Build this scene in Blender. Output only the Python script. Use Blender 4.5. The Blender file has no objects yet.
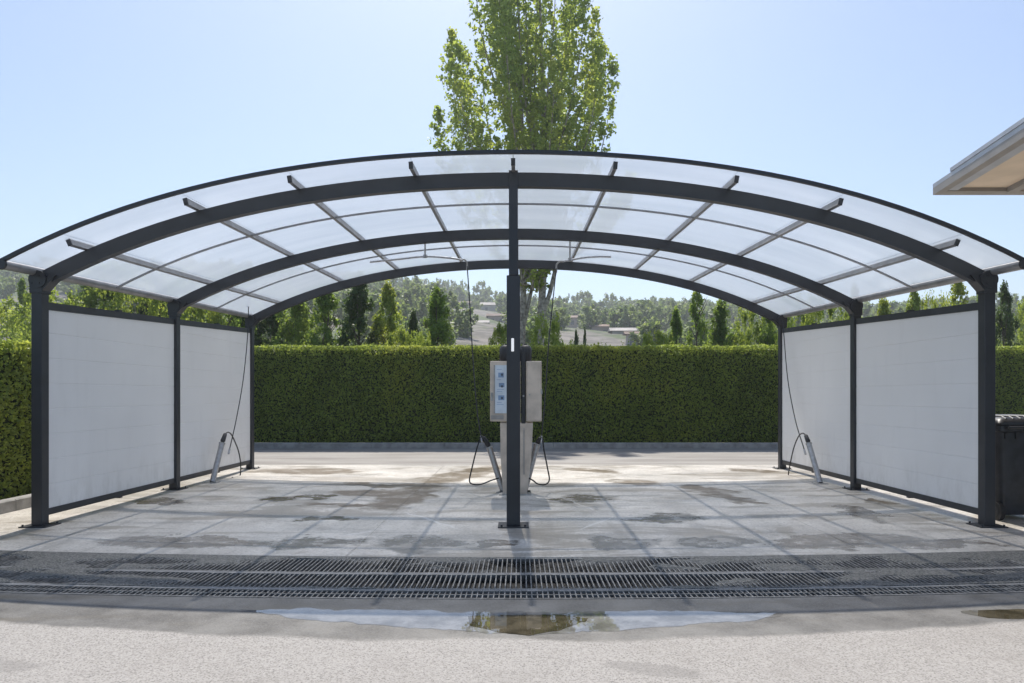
import bpy, math, random
import numpy as np
from mathutils import Vector, Matrix

# ------------------------------------------------------------------ camera, light
S = bpy.context.scene
COL = S.collection
F = 683.0; XV = 519.7; YH = 395.4; CX = 0.07; CH = 1.454
cam = bpy.data.cameras.new('camera'); cam.lens = 24; cam.sensor_width = 36
cam.shift_x = (512 - XV) / 1024; cam.shift_y = (YH - 341.5) / 1024
cam.clip_start = 0.05; cam.clip_end = 5000
co = bpy.data.objects.new('camera', cam); COL.objects.link(co)
co.location = (CX, 0, CH); co.rotation_euler = (math.radians(90), 0, 0)
S.camera = co
ELEV = 57.0; DRIFT = 3.5          # sun stands behind the hedge, shadows drift a little to the right
W = bpy.data.worlds.new('World'); S.world = W; W.use_nodes = True
nt = W.node_tree; bg = nt.nodes['Background']
sky = nt.nodes.new('ShaderNodeTexSky'); sky.sky_type = 'NISHITA'; sky.sun_disc = False
sky.sun_elevation = math.radians(ELEV); sky.sun_rotation = math.radians(-DRIFT)
sky.altitude = 200; sky.air_density = 1.0; sky.dust_density = 1.3; sky.ozone_density = 2.4
nt.links.new(sky.outputs[0], bg.inputs[0]); bg.inputs[1].default_value = 0.116
sl = bpy.data.lights.new('sun', 'SUN'); sl.energy = 3.8; sl.angle = math.radians(0.55); sl.color = (1.0, 0.945, 0.86)
so = bpy.data.objects.new('sun', sl); COL.objects.link(so); so.location = (0, 30, 40)
e, dr = math.radians(ELEV), math.radians(DRIFT)
so.rotation_euler = Vector((math.sin(dr) * math.cos(e), -math.cos(dr) * math.cos(e), -math.sin(e))).to_track_quat('-Z', 'Y').to_euler()
S.view_settings.view_transform = 'Standard'; S.view_settings.look = 'None'
S.view_settings.exposure = 0.55; S.view_settings.gamma = 1.0
S.cycles.max_bounces = 8; S.cycles.transparent_max_bounces = 16
S.cycles.volume_bounces = 0

rnd = random.Random(7)
def P(px, py, d): return Vector(((px - XV) * d / F + CX, d, CH + (YH - py) * d / F))
def G(px, py):
    d = CH * F / (py - YH); return Vector(((px - XV) * d / F + CX, d, 0))
def PX(px, py, X):
    d = (X - CX) * F / (px - XV); return P(px, py, d)

# ------------------------------------------------------------------ objects and tags
ORG = {}
def tag(o, label=None, cat=None, group=None, kind=None):
    if label: o['label'] = label
    if cat: o['category'] = cat
    if group: o['group'] = group
    if kind: o['kind'] = kind
    return o
def thing(name, loc, label, cat, group=None):
    o = bpy.data.objects.new(name, None); COL.objects.link(o); o.location = loc
    o.empty_display_size = 0.2
    ORG[o.name] = Vector(loc)
    return tag(o, label, cat, group)
def link(name, me, parent=None, wloc=(0, 0, 0)):
    o = bpy.data.objects.new(name, me); COL.objects.link(o)
    wloc = Vector(wloc); ORG[o.name] = wloc
    if parent is not None:
        o.parent = parent; o.location = wloc - ORG[parent.name]
    else: o.location = wloc
    return o
class MB:
    def __init__(s): s.v = []; s.f = []
    def add(s, vs, fs):
        n = len(s.v); s.v += [Vector(v) for v in vs]; s.f += [tuple(i + n for i in f) for f in fs]
        return s
    def box(s, x0, x1, y0, y1, z0, z1, bev=0.0):
        if bev <= 0:
            return s.add([(x, y, z) for z in (z0, z1) for y in (y0, y1) for x in (x0, x1)],
                  [(0, 2, 3, 1), (4, 5, 7, 6), (0, 1, 5, 4), (2, 6, 7, 3), (0, 4, 6, 2), (1, 3, 7, 5)])
        b = bev
        ring = lambda i, z: [(x0 + i + b, y0 + i, z), (x1 - i - b, y0 + i, z), (x1 - i, y0 + i + b, z), (x1 - i, y1 - i - b, z),
                (x1 - i - b, y1 - i, z), (x0 + i + b, y1 - i, z), (x0 + i, y1 - i - b, z), (x0 + i, y0 + i + b, z)]
        vs = ring(b, z0) + ring(0, z0 + b) + ring(0, z1 - b) + ring(b, z1)
        fs = [tuple(range(7, -1, -1)), tuple(range(24, 32))]
        for k in range(3):
            for i in range(8):
                j = (i + 1) % 8
                fs.append((k * 8 + i, k * 8 + j, k * 8 + 8 + j, k * 8 + 8 + i))
        return s.add(vs, fs)
    def tube(s, pts, r, n=10, cap=True):
        pts = [Vector(p) for p in pts]
        rs = r if isinstance(r, (list, tuple)) else [r] * len(pts)
        ref = None; rings = []
        for i, p in enumerate(pts):
            t = (pts[min(i + 1, len(pts) - 1)] - pts[max(i - 1, 0)]).normalized()
            if ref is None:
                ref = t.orthogonal().normalized()
            ref = (ref - t * ref.dot(t)).normalized()
            b = t.cross(ref)
            rings.append([p + (ref * math.cos(2 * math.pi * k / n) + b * math.sin(2 * math.pi * k / n)) * rs[i] for k in range(n)])
        vs = [v for q in rings for v in q]; fs = []
        for i in range(len(pts) - 1):
            for k in range(n):
                k2 = (k + 1) % n
                fs.append((i * n + k, i * n + k2, (i + 1) * n + k2, (i + 1) * n + k))
        if cap:
            fs.append(tuple(range(n - 1, -1, -1))); fs.append(tuple((len(pts) - 1) * n + k for k in range(n)))
        return s.add(vs, fs)
    def strip(s, sections):          # list of equal closed rings -> lofted solid
        n = len(sections[0]); vs = [v for q in sections for v in q]; fs = []
        for i in range(len(sections) - 1):
            for k in range(n):
                k2 = (k + 1) % n
                fs.append((i * n + k, i * n + k2, (i + 1) * n + k2, (i + 1) * n + k))
        fs.append(tuple(range(n - 1, -1, -1))); fs.append(tuple((len(sections) - 1) * n + k for k in range(n)))
        return s.add(vs, fs)
    def build(s, name, mat, parent=None, smooth=False, origin=None, mats=None):
        if origin is None:
            lo = Vector((min(v.x for v in s.v), min(v.y for v in s.v), min(v.z for v in s.v)))
            hi = Vector((max(v.x for v in s.v), max(v.y for v in s.v), max(v.z for v in s.v)))
            origin = Vector(((lo.x + hi.x) / 2, (lo.y + hi.y) / 2, lo.z))
        me = bpy.data.meshes.new(name)
        me.from_pydata([v - origin for v in s.v], [], s.f)
        me.materials.append(mat)
        if smooth:
            me.polygons.foreach_set('use_smooth', [True] * len(me.polygons))
            me.set_sharp_from_angle(angle=math.radians(40))
        me.update()
        import bmesh
        bm = bmesh.new(); bm.from_mesh(me); bmesh.ops.recalc_face_normals(bm, faces=bm.faces); bm.to_mesh(me); bm.free()
        return link(name, me, parent, origin)

# ------------------------------------------------------------------ materials
def mat(name):
    m = bpy.data.materials.new(name); m.use_nodes = True
    return m, m.node_tree, m.node_tree.nodes['Principled BSDF']
class NT:
    def __init__(s, nt): s.t = nt
    def n(s, ty, **kw):
        x = s.t.nodes.new(ty)
        for k, v in kw.items():
            if k.startswith('i_'):
                x.inputs[k[2:].replace('_', ' ')].default_value = v
            else: setattr(x, k, v)
        return x
    def l(s, a, b): s.t.links.new(a, b)
    def val(s, x, sock):
        if isinstance(x, (int, float)): sock.default_value = x
        elif isinstance(x, (tuple, list)): sock.default_value = tuple(x) + ((1,) if len(sock.default_value) == 4 and len(x) == 3 else ())
        else: s.l(x, sock)
    def math(s, op, a, b=0.0, c=None, clamp=False):
        x = s.t.nodes.new('ShaderNodeMath'); x.operation = op; x.use_clamp = clamp
        s.val(a, x.inputs[0]); s.val(b, x.inputs[1])
        if c is not None: s.val(c, x.inputs[2])
        return x.outputs[0]
    def mix(s, f, a, b):
        x = s.t.nodes.new('ShaderNodeMix'); x.data_type = 'RGBA'
        s.val(f, x.inputs[0]); s.val(a, x.inputs[6]); s.val(b, x.inputs[7])
        return x.outputs[2]
    def noise(s, vec, scale, detail=4, rough=0.55, dist=0.0):
        x = s.n('ShaderNodeTexNoise'); x.inputs['Scale'].default_value = scale
        x.inputs['Detail'].default_value = detail; x.inputs['Roughness'].default_value = rough
        x.inputs['Distortion'].default_value = dist
        s.l(vec, x.inputs['Vector']); return x.outputs['Fac']
    def ramp(s, f, a, b):            # smooth step from a to b
        x = s.n('ShaderNodeMapRange', interpolation_type='SMOOTHSTEP')
        s.val(f, x.inputs[0]); x.inputs[1].default_value = a; x.inputs[2].default_value = b
        return x.outputs[0]
    def pos(s):
        g = s.n('ShaderNodeNewGeometry'); return g.outputs['Position']
    def scale(s, v, k):
        x = s.n('ShaderNodeVectorMath', operation='MULTIPLY'); s.l(v, x.inputs[0]); x.inputs[1].default_value = k
        return x.outputs[0]
    def bump(s, h, strength, dist, p):
        b = s.n('ShaderNodeBump'); b.inputs['Strength'].default_value = strength; b.inputs['Distance'].default_value = dist
        s.l(h, b.inputs['Height']); s.l(b.outputs[0], p.inputs['Normal'])

def simple(name, col, rough=0.5, metal=0.0, var=0.12, nscale=6.0, bump=0.0, bscale=60.0, spec=0.5):
    m, t, p = mat(name); N = NT(t); pos = N.pos()
    f = N.noise(pos, nscale, 5)
    c2 = tuple(c * (1 - var * 2) for c in col); c1 = tuple(min(1, c * (1 + var)) for c in col)
    N.l(N.mix(N.ramp(f, 0.3, 0.7), c2, c1), p.inputs['Base Color'])
    N.l(N.math('MULTIPLY_ADD', N.noise(pos, nscale * 3, 3), 0.25, rough - 0.12), p.inputs['Roughness'])
    p.inputs['Metallic'].default_value = metal
    p.inputs['Specular IOR Level'].default_value = spec
    if bump: N.bump(N.noise(pos, bscale, 4), bump, 0.01, p)
    return m
M = {}
M['steel'] = simple('anthracite_paint', (0.028, 0.030, 0.036), 0.42, 0.0, 0.10, 3.0)
M['galv'] = simple('galvanised_steel', (0.38, 0.375, 0.36), 0.5, 0.35, 0.12, 14.0)
M['alu'] = simple('purlin_grey', (0.30, 0.30, 0.31), 0.4, 0.3, 0.1, 6.0)
M['tube'] = simple('steel_tube', (0.42, 0.42, 0.43), 0.35, 0.75, 0.1, 20.0)
M['rubber'] = simple('black_rubber', (0.02, 0.02, 0.022), 0.5, 0.0, 0.15, 20.0)
M['cabinet'] = simple('beige_steel', (0.62, 0.52, 0.43), 0.45, 0.25, 0.10, 5.0)
M['frame_grey'] = simple('grey_frame', (0.36, 0.34, 0.32), 0.45, 0.3, 0.1, 9.0)
M['bin'] = simple('bin_plastic', (0.035, 0.037, 0.042), 0.40, 0.0, 0.18, 8.0, 0.15, 90)
M['soffit'] = simple('soffit_beige', (0.78, 0.63, 0.47), 0.7, 0.0, 0.05, 2.0)
M['fascia'] = simple('fascia_grey', (0.34, 0.31, 0.28), 0.6, 0.0, 0.06, 3.0)
M['gutter'] = simple('gutter_metal', (0.50, 0.51, 0.54), 0.45, 0.4, 0.06, 3.0)
M['plaster'] = simple('plaster', (0.55, 0.50, 0.43), 0.85, 0.0, 0.08, 2.0, 0.2)
M['bark'] = simple('bark', (0.16, 0.13, 0.10), 0.9, 0.0, 0.3, 9.0, 0.5, 30)
M['poplar_bark'] = simple('poplar_bark', (0.40, 0.35, 0.28), 0.9, 0.0, 0.3, 7.0, 0.5, 20)
M['kerb'] = simple('kerb_stone', (0.33, 0.32, 0.31), 0.8, 0.0, 0.15, 5.0, 0.3, 80)
M['soil'] = simple('soil', (0.10, 0.08, 0.05), 0.95, 0.0, 0.3, 4.0, 0.5, 30)
M['house_wall'] = simple('house_wall', (0.55, 0.50, 0.45), 0.9, 0.0, 0.1, 0.2)
M['house_wall_pink'] = simple('house_wall_rose', (0.48, 0.36, 0.31), 0.9, 0.0, 0.1, 0.2)
M['house_roof'] = simple('house_roof', (0.30, 0.22, 0.18), 0.9, 0.0, 0.15, 0.4)
M['house_roof_pale'] = simple('house_roof_pale', (0.50, 0.46, 0.42), 0.9, 0.0, 0.15, 0.4)
M['glass_dark'] = simple('dark_glass', (0.04, 0.05, 0.06), 0.1, 0.0, 0.1, 1.0)

def leaf_mat(name, a, b, trans=0.5):
    m, t, p = mat(name); N = NT(t)
    g = N.n('ShaderNodeNewGeometry')
    pos = g.outputs['Position']
    clump = N.noise(pos, 0.9, 3)
    f = N.math('MULTIPLY_ADD', g.outputs['Random Per Island'], 0.6, N.math('MULTIPLY', clump, 0.5), clamp=True)
    c = N.mix(f, a, b)
    patch = N.noise(pos, 0.45, 4, 0.6)
    c = N.mix(N.math('MULTIPLY', N.ramp(patch, 0.48, 0.66), 0.35), c, tuple(q * w for q, w in zip(b, (1.25, 1.02, 0.9))))
    c = N.mix(N.math('MULTIPLY', N.ramp(patch, 0.46, 0.34), 0.35), c, tuple(q * 0.85 for q in a))
    N.l(c, p.inputs['Base Color']); p.inputs['Roughness'].default_value = 0.5
    p.inputs['Specular IOR Level'].default_value = 0.35
    tr = N.n('ShaderNodeBsdfTranslucent')
    hs = N.n('ShaderNodeHueSaturation'); hs.inputs['Value'].default_value = 2.1; hs.inputs['Hue'].default_value = 0.485
    hs.inputs['Saturation'].default_value = 1.1
    N.l(c, hs.inputs['Color']); N.l(hs.outputs[0], tr.inputs[0])
    mx = N.n('ShaderNodeMixShader'); mx.inputs[0].default_value = trans
    N.l(p.outputs[0], mx.inputs[1]); N.l(tr.outputs[0], mx.inputs[2])
    N.l(mx.outputs[0], t.nodes['Material Output'].inputs[0])
    return m
M['leaf_hedge'] = leaf_mat('hedge_leaf', (0.10, 0.145, 0.032), (0.33, 0.41, 0.10), 0.42)
M['leaf_poplar'] = leaf_mat('poplar_leaf', (0.11, 0.17, 0.035), (0.34, 0.42, 0.11), 0.52)
M['leaf_bright'] = leaf_mat('bright_leaf', (0.12, 0.18, 0.035), (0.29, 0.36, 0.08), 0.48)
M['leaf_mid'] = leaf_mat('mid_leaf', (0.08, 0.14, 0.03), (0.22, 0.31, 0.07), 0.48)
M['leaf_dark'] = leaf_mat('dark_leaf', (0.035, 0.07, 0.022), (0.09, 0.14, 0.04), 0.38)
M['leaf_far'] = leaf_mat('far_leaf', (0.05, 0.09, 0.03), (0.21, 0.28, 0.09), 0.45)
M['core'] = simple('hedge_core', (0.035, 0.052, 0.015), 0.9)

def stains(N, pos, blobs, warp=0.35, wscale=1.3, soft=(0.75, 1.15)):
    """mask 0..1 of irregular puddled or stained areas given as (x, y, rx, ry, angle)"""
    nz = N.n('ShaderNodeTexNoise'); nz.inputs['Scale'].default_value = wscale; nz.inputs['Detail'].default_value = 5
    nz.inputs['Roughness'].default_value = 0.6
    N.l(pos, nz.inputs['Vector'])
    off = N.n('ShaderNodeVectorMath', operation='MULTIPLY_ADD')
    N.l(nz.outputs['Color'], off.inputs[0]); off.inputs[1].default_value = (2 * warp, 2 * warp, 0); off.inputs[2].default_value = (-warp, -warp, 0)
    ad = N.n('ShaderNodeVectorMath', operation='ADD'); N.l(pos, ad.inputs[0]); N.l(off.outputs[0], ad.inputs[1])
    out = None
    for (x, y, rx, ry, an) in blobs:
        mp = N.n('ShaderNodeMapping', vector_type='TEXTURE')
        mp.inputs['Location'].default_value = (x, y, 0); mp.inputs['Rotation'].default_value = (0, 0, math.radians(an))
        mp.inputs['Scale'].default_value = (rx, ry, 1000)
        N.l(ad.outputs[0], mp.inputs['Vector'])
        le = N.n('ShaderNodeVectorMath', operation='LENGTH'); N.l(mp.outputs[0], le.inputs[0])
        out = le.outputs['Value'] if out is None else N.math('MINIMUM', out, le.outputs['Value'])
    r = N.n('ShaderNodeMapRange', interpolation_type='SMOOTHSTEP')
    N.l(out, r.inputs[0]); r.inputs[1].default_value = soft[1]; r.inputs[2].default_value = soft[0]
    r.inputs[3].default_value = 0; r.inputs[4].default_value = 1
    return r.outputs[0]

def gb(px0, py0, px1, py1, w):        # blob along a segment seen at two photo points, half width w metres
    a, b = G(px0, py0), G(px1, py1); c = (a + b) / 2; d = b - a
    return (c.x, c.y, d.length / 2 + w * 0.6, w, math.degrees(math.atan2(d.y, d.x)))

BOW = 0.0115
def bow(x): return BOW * min(x * x, 64)

def slab_mat():
    m, t, p = mat('washed_concrete'); N = NT(t); pos = N.pos()
    xy = N.n('ShaderNodeSeparateXYZ'); N.l(pos, xy.inputs[0])
    big = N.noise(pos, 0.35, 5, 0.6); mid = N.noise(pos, 1.6, 6, 0.65); fine = N.noise(pos, 45, 4, 0.6); grain = N.noise(pos, 160, 2, 0.7)
    streak = N.noise(N.scale(pos, (0.35, 2.2, 1)), 1.0, 6, 0.62, 0.6)
    base = N.mix(N.ramp(mid, 0.25, 0.75), (0.43, 0.395, 0.345), (0.70, 0.655, 0.59))
    base = N.mix(N.math('MULTIPLY', N.ramp(big, 0.4, 0.65), 0.45), base, (0.64, 0.61, 0.565))
    base = N.mix(N.math('MULTIPLY', N.ramp(streak, 0.50, 0.66), 0.60), base, (0.24, 0.23, 0.215))
    base = N.mix(N.math('MULTIPLY', N.ramp(grain, 0.40, 0.72), 0.22), base, (0.18, 0.17, 0.16))
    v = N.n('ShaderNodeTexVoronoi'); v.inputs['Scale'].default_value = 55; N.l(pos, v.inputs['Vector'])
    vs_ = N.n('ShaderNodeSeparateColor'); N.l(v.outputs['Color'], vs_.inputs[0])
    base = N.mix(N.math('MULTIPLY', N.ramp(vs_.outputs[0], 0.80, 0.86), 0.35), base, (0.16, 0.15, 0.14))
    base = N.mix(N.math('MULTIPLY', N.ramp(vs_.outputs[1], 0.82, 0.90), 0.35), base, (0.74, 0.72, 0.69))
    run = N.noise(N.scale(pos, (3.2, 0.30, 1)), 1.3, 5, 0.6, 0.4)
    near = N.ramp(xy.outputs[1], 9.5, 6.4)
    base = N.mix(N.math('MULTIPLY', N.math('MULTIPLY', N.ramp(run, 0.50, 0.68), near), 0.45), base, (0.20, 0.19, 0.17))
    blot = N.noise(N.scale(pos, (0.55, 1.5, 1)), 0.75, 7, 0.68, 1.2)
    base = N.mix(N.math('MULTIPLY', N.ramp(blot, 0.52, 0.58), 0.62), base, (0.24, 0.205, 0.16))
    # grey damp patches, sharp tide lines
    wet = stains(N, pos, [gb(120, 540, 250, 545, .30), gb(270, 545, 350, 541, .22), gb(385, 545, 440, 543, .36), gb(480, 545, 508, 543, .16),
        gb(604, 543, 640, 545, .28), gb(700, 543, 745, 541, .25), gb(780, 544, 900, 538, .30), gb(900, 545, 980, 543, .2),
        gb(300, 520, 350, 518, .2), gb(150, 500, 185, 503, .2), gb(640, 520, 700, 515, .22), gb(845, 508, 880, 520, .2), gb(275, 498, 330, 496, .25),
        gb(560, 500, 600, 497, .3)], 0.55, 1.9)
    brown = stains(N, pos, [gb(385, 508, 425, 484, .42), gb(425, 484, 495, 467, .50), gb(345, 492, 415, 494, .40), gb(300, 504, 395, 505, .14), gb(262, 471, 350, 471, .5),
        gb(330, 484, 410, 486, .22), gb(575, 469, 612, 472, .3), gb(622, 480, 650, 484, .3), gb(685, 486, 725, 492, .28), gb(700, 492, 760, 504, .22),
        gb(255, 500, 300, 495, .14), gb(740, 470, 775, 472, .3), gb(868, 500, 890, 505, .14)], 0.55, 1.7)
    ring = N.math('MULTIPLY', N.math('MULTIPLY', wet, N.math('SUBTRACT', 1.0, wet)), 4.0)
    wetn = N.math('MULTIPLY', wet, N.ramp(N.noise(pos, 4.5, 5, 0.7), 0.25, 0.55))
    base = N.mix(N.math('MULTIPLY', wetn, 0.9), base, (0.17, 0.145, 0.115))
    base = N.mix(N.math('MULTIPLY', ring, 0.35), base, (0.20, 0.19, 0.17))
    brn = N.math('MULTIPLY', brown, N.ramp(N.noise(pos, 3.0, 6, 0.7), 0.22, 0.55))
    base = N.mix(N.math('MULTIPLY', brn, 0.92), base, (0.115, 0.078, 0.038))
    pale = stains(N, pos, [gb(405, 512, 462, 530, .022), gb(578, 530, 615, 516, .022), gb(340, 536, 372, 531, .02), gb(560, 497, 600, 512, .015)], 0.10, 2.0)
    base = N.mix(N.math('MULTIPLY', pale, 0.6), base, (0.72, 0.70, 0.67))
    # joints between the cast bays
    j = None
    wob = N.math('MULTIPLY_ADD', N.noise(pos, 2.5, 3), 0.03, -0.015)
    for ax, cs in ((1, (7.23, 8.95, 12.0)), (0, (-1.5, 3.3))):
        for c in cs:
            d = N.math('ABSOLUTE', N.math('SUBTRACT', N.math('ADD', xy.outputs[ax], wob), c))
            j = d if j is None else N.math('MINIMUM', j, d)
    jm = N.ramp(j, 0.022, 0.006)
    r = N.n('ShaderNodeMapRange'); N.l(j, r.inputs[0]); r.inputs[1].default_value = 0.004; r.inputs[2].default_value = 0.016
    r.inputs[3].default_value = 1; r.inputs[4].default_value = 0
    base = N.mix(N.math('MULTIPLY', N.math('MULTIPLY', r.outputs[0], N.ramp(N.noise(pos, 0.9, 3), 0.42, 0.58)), 0.35), base, (0.10, 0.09, 0.08))
    N.l(base, p.inputs['Base Color'])
    film = N.math('MULTIPLY', N.ramp(big, 0.35, 0.6), 0.18)
    rough = N.math('SUBTRACT', N.math('SUBTRACT', N.math('MULTIPLY_ADD', mid, 0.3, 0.36), N.math('MULTIPLY', wetn, 0.22)), film, clamp=True)
    N.l(rough, p.inputs['Roughness'])
    h = N.math('SUBTRACT', N.math('MULTIPLY_ADD', fine, 0.3, N.math('MULTIPLY', grain, 0.25)), N.math('MULTIPLY', r.outputs[0], 1.5))
    N.bump(h, 0.35, 0.008, p)
    return m
M['slab'] = slab_mat()

def apron_mat():
    m, t, p = mat('exposed_aggregate'); N = NT(t); pos = N.pos()
    xy = N.n('ShaderNodeSeparateXYZ'); N.l(pos, xy.inputs[0])
    # d = how far towards the drain, measured from the bowed tide line
    b = N.math('MINIMUM', N.math('MULTIPLY', N.math('MULTIPLY', xy.outputs[0], xy.outputs[0]), 0.030), 0.75)
    edge = N.math('MULTIPLY_ADD', N.noise(pos, 1.4, 5, 0.6), 0.26, -0.13)
    d = N.math('ADD', N.math('SUBTRACT', xy.outputs[1], b), edge)
    v = N.n('ShaderNodeTexVoronoi'); v.inputs['Scale'].default_value = 105; N.l(pos, v.inputs['Vector'])
    v2 = N.n('ShaderNodeTexVoronoi'); v2.inputs['Scale'].default_value = 30; N.l(pos, v2.inputs['Vector'])
    sp = N.n('ShaderNodeSeparateColor'); N.l(v.outputs['Color'], sp.inputs[0])
    sp2 = N.n('ShaderNodeSeparateColor'); N.l(v2.outputs['Color'], sp2.inputs[0])
    stone = N.mix(sp.outputs[0], (0.21, 0.197, 0.180), (0.42, 0.398, 0.37))
    stone = N.mix(N.math('MULTIPLY', N.ramp(sp.outputs[1], 0.93, 0.96), 0.7), stone, (0.13, 0.12, 0.12))
    stone = N.mix(N.ramp(v.outputs['Distance'], 0.45, 0.75), stone, (0.36, 0.34, 0.32))
    big = N.noise(pos, 1.1, 7, 0.7)
    stone = N.mix(N.math('MULTIPLY', N.ramp(big, 0.48, 0.68), 0.38), stone, (0.24, 0.22, 0.20))
    damp = stains(N, pos, [gb(620, 668, 690, 672, .10), gb(-10, 664, 30, 668, .10)], 0.15, 4)
    stone = N.mix(N.math('MULTIPLY', damp, 0.4), stone, (0.17, 0.16, 0.15))
    mid = N.noise(pos, 3.0, 5, 0.6)
    wetc = N.mix(N.ramp(mid, 0.3, 0.7), (0.055, 0.050, 0.044), (0.15, 0.145, 0.135))
    wetc = N.mix(N.math('MULTIPLY', sp.outputs[0], 0.30), wetc, (0.26, 0.25, 0.235))
    mud = N.ramp(N.noise(N.scale(pos, (0.4, 2.5, 1)), 1.4, 5, 0.6), 0.52, 0.66)
    wetc = N.mix(N.math('MULTIPLY', mud, 0.55), wetc, (0.10, 0.085, 0.06))
    w = N.ramp(d, 4.02, 4.09)
    N.l(N.mix(w, stone, wetc), p.inputs['Base Color'])
    N.l(N.math('MULTIPLY_ADD', w, N.math('MULTIPLY_ADD', mid, 0.35, -0.50), 0.85), p.inputs['Roughness'])
    N.bump(N.math('MULTIPLY', v.outputs['Distance'], N.math('MULTIPLY_ADD', w, -0.55, 1.0)), 0.25, 0.006, p)
    return m
M['apron'] = apron_mat()

def road_mat():
    m, t, p = mat('pale_asphalt'); N = NT(t); pos = N.pos()
    a = N.noise(N.scale(pos, (0.3, 1.6, 1)), 1.0, 6, 0.62); b = N.noise(pos, 60, 3)
    c = N.mix(N.ramp(a, 0.3, 0.7), (0.23, 0.21, 0.19), (0.37, 0.35, 0.32))
    c = N.mix(N.math('MULTIPLY', N.ramp(b, 0.45, 0.7), 0.3), c, (0.17, 0.16, 0.15))
    N.l(c, p.inputs['Base Color']); p.inputs['Roughness'].default_value = 0.85
    N.bump(b, 0.4, 0.01, p)
    return m
M['road'] = road_mat()

def silt_mat():
    m, t, p = mat('drain_silt'); N = NT(t); pos = N.pos()
    xy = N.n('ShaderNodeSeparateXYZ'); N.l(pos, xy.inputs[0])
    v = N.n('ShaderNodeTexVoronoi'); v.inputs['Scale'].default_value = 80; N.l(pos, v.inputs['Vector'])
    sp = N.n('ShaderNodeSeparateColor'); N.l(v.outputs['Color'], sp.inputs[0])
    c = N.mix(sp.outputs[0], (0.03, 0.038, 0.034), (0.21, 0.20, 0.185))
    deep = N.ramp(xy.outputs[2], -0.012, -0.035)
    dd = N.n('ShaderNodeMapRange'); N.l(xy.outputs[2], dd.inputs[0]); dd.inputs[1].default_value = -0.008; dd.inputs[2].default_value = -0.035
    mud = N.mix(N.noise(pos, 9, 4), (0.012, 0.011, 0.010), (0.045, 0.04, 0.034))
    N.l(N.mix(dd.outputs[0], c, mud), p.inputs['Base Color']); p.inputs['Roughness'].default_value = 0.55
    N.bump(v.outputs['Distance'], 0.6, 0.012, p)
    return m
M['silt'] = silt_mat()
M['grate'] = simple('grate_steel', (0.25, 0.24, 0.225), 0.55, 0.2, 0.25, 14.0)

def water_mat(name, c0, c1):
    m, t, p = mat(name); N = NT(t); pos = N.pos()
    N.l(N.mix(N.ramp(N.noise(pos, 5, 5, 0.65), 0.35, 0.65), c0, c1), p.inputs['Base Color'])
    p.inputs['Roughness'].default_value = 0.015; p.inputs['IOR'].default_value = 1.6
    N.bump(N.noise(pos, 7, 2), 0.02, 0.01, p)
    return m
M['water'] = water_mat('shallow_water', (0.13, 0.125, 0.115), (0.24, 0.235, 0.225))
M['mudwater'] = water_mat('muddy_water', (0.04, 0.034, 0.020), (0.10, 0.085, 0.055))

def poly_mat():
    m, t, p = mat('milky_polycarbonate'); N = NT(t); pos = N.pos()
    dirt = N.noise(N.scale(pos, (0.35, 2.2, 1)), 0.8, 4, 0.5)
    c = N.mix(N.ramp(dirt, 0.35, 0.75), (0.80, 0.86, 0.93), (0.68, 0.75, 0.82))
    trl = N.n('ShaderNodeBsdfTranslucent'); N.l(c, trl.inputs[0])
    trp = N.n('ShaderNodeBsdfTransparent'); trp.inputs[0].default_value = (0.97, 0.98, 1.0, 1)
    df = N.n('ShaderNodeBsdfDiffuse'); N.l(c, df.inputs[0])
    m1 = N.n('ShaderNodeMixShader'); m1.inputs[0].default_value = 0.18
    N.l(trl.outputs[0], m1.inputs[1]); N.l(df.outputs[0], m1.inputs[2])
    m2 = N.n('ShaderNodeMixShader'); m2.inputs[0].default_value = 0.54
    N.l(m1.outputs[0], m2.inputs[1]); N.l(trp.outputs[0], m2.inputs[2])
    gl = N.n('ShaderNodeBsdfGlossy'); gl.inputs['Roughness'].default_value = 0.12
    fr = N.n('ShaderNodeFresnel'); fr.inputs[0].default_value = 1.4
    m3 = N.n('ShaderNodeMixShader'); N.l(N.math('MULTIPLY', fr.outputs[0], 0.5), m3.inputs[0])
    N.l(m2.outputs[0], m3.inputs[1]); N.l(gl.outputs[0], m3.inputs[2])
    N.l(m3.outputs[0], t.nodes['Material Output'].inputs[0])
    return m
M['poly'] = poly_mat()

def panel_mat():
    m, t, p = mat('white_panel'); N = NT(t); pos = N.pos()
    a = N.noise(N.scale(pos, (1, 1.0, 0.7)), 0.8, 4, 0.5)
    c = N.mix(N.ramp(a, 0.3, 0.7), (0.82, 0.81, 0.80), (0.87, 0.86, 0.85))
    xy = N.n('ShaderNodeSeparateXYZ'); N.l(pos, xy.inputs[0])
    low = N.math('MULTIPLY', N.ramp(N.noise(N.scale(pos, (1, 5, 0.9)), 1.2, 5), 0.5, 0.8), 0.10)
    c = N.mix(low, c, (0.52, 0.51, 0.50))
    splash = N.math('MULTIPLY', N.ramp(xy.outputs[2], 0.75, 0.15), N.ramp(N.noise(N.scale(pos, (1, 3, 1.2)), 2.2, 6, 0.65), 0.42, 0.66))
    c = N.mix(N.math('MULTIPLY', splash, 0.22), c, (0.40, 0.37, 0.33))
    N.l(c, p.inputs['Base Color']); p.inputs['Roughness'].default_value = 0.38
    N.bump(N.noise(pos, 2.2, 3), 0.08, 0.02, p)
    return m
M['panel'] = panel_mat()

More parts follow.
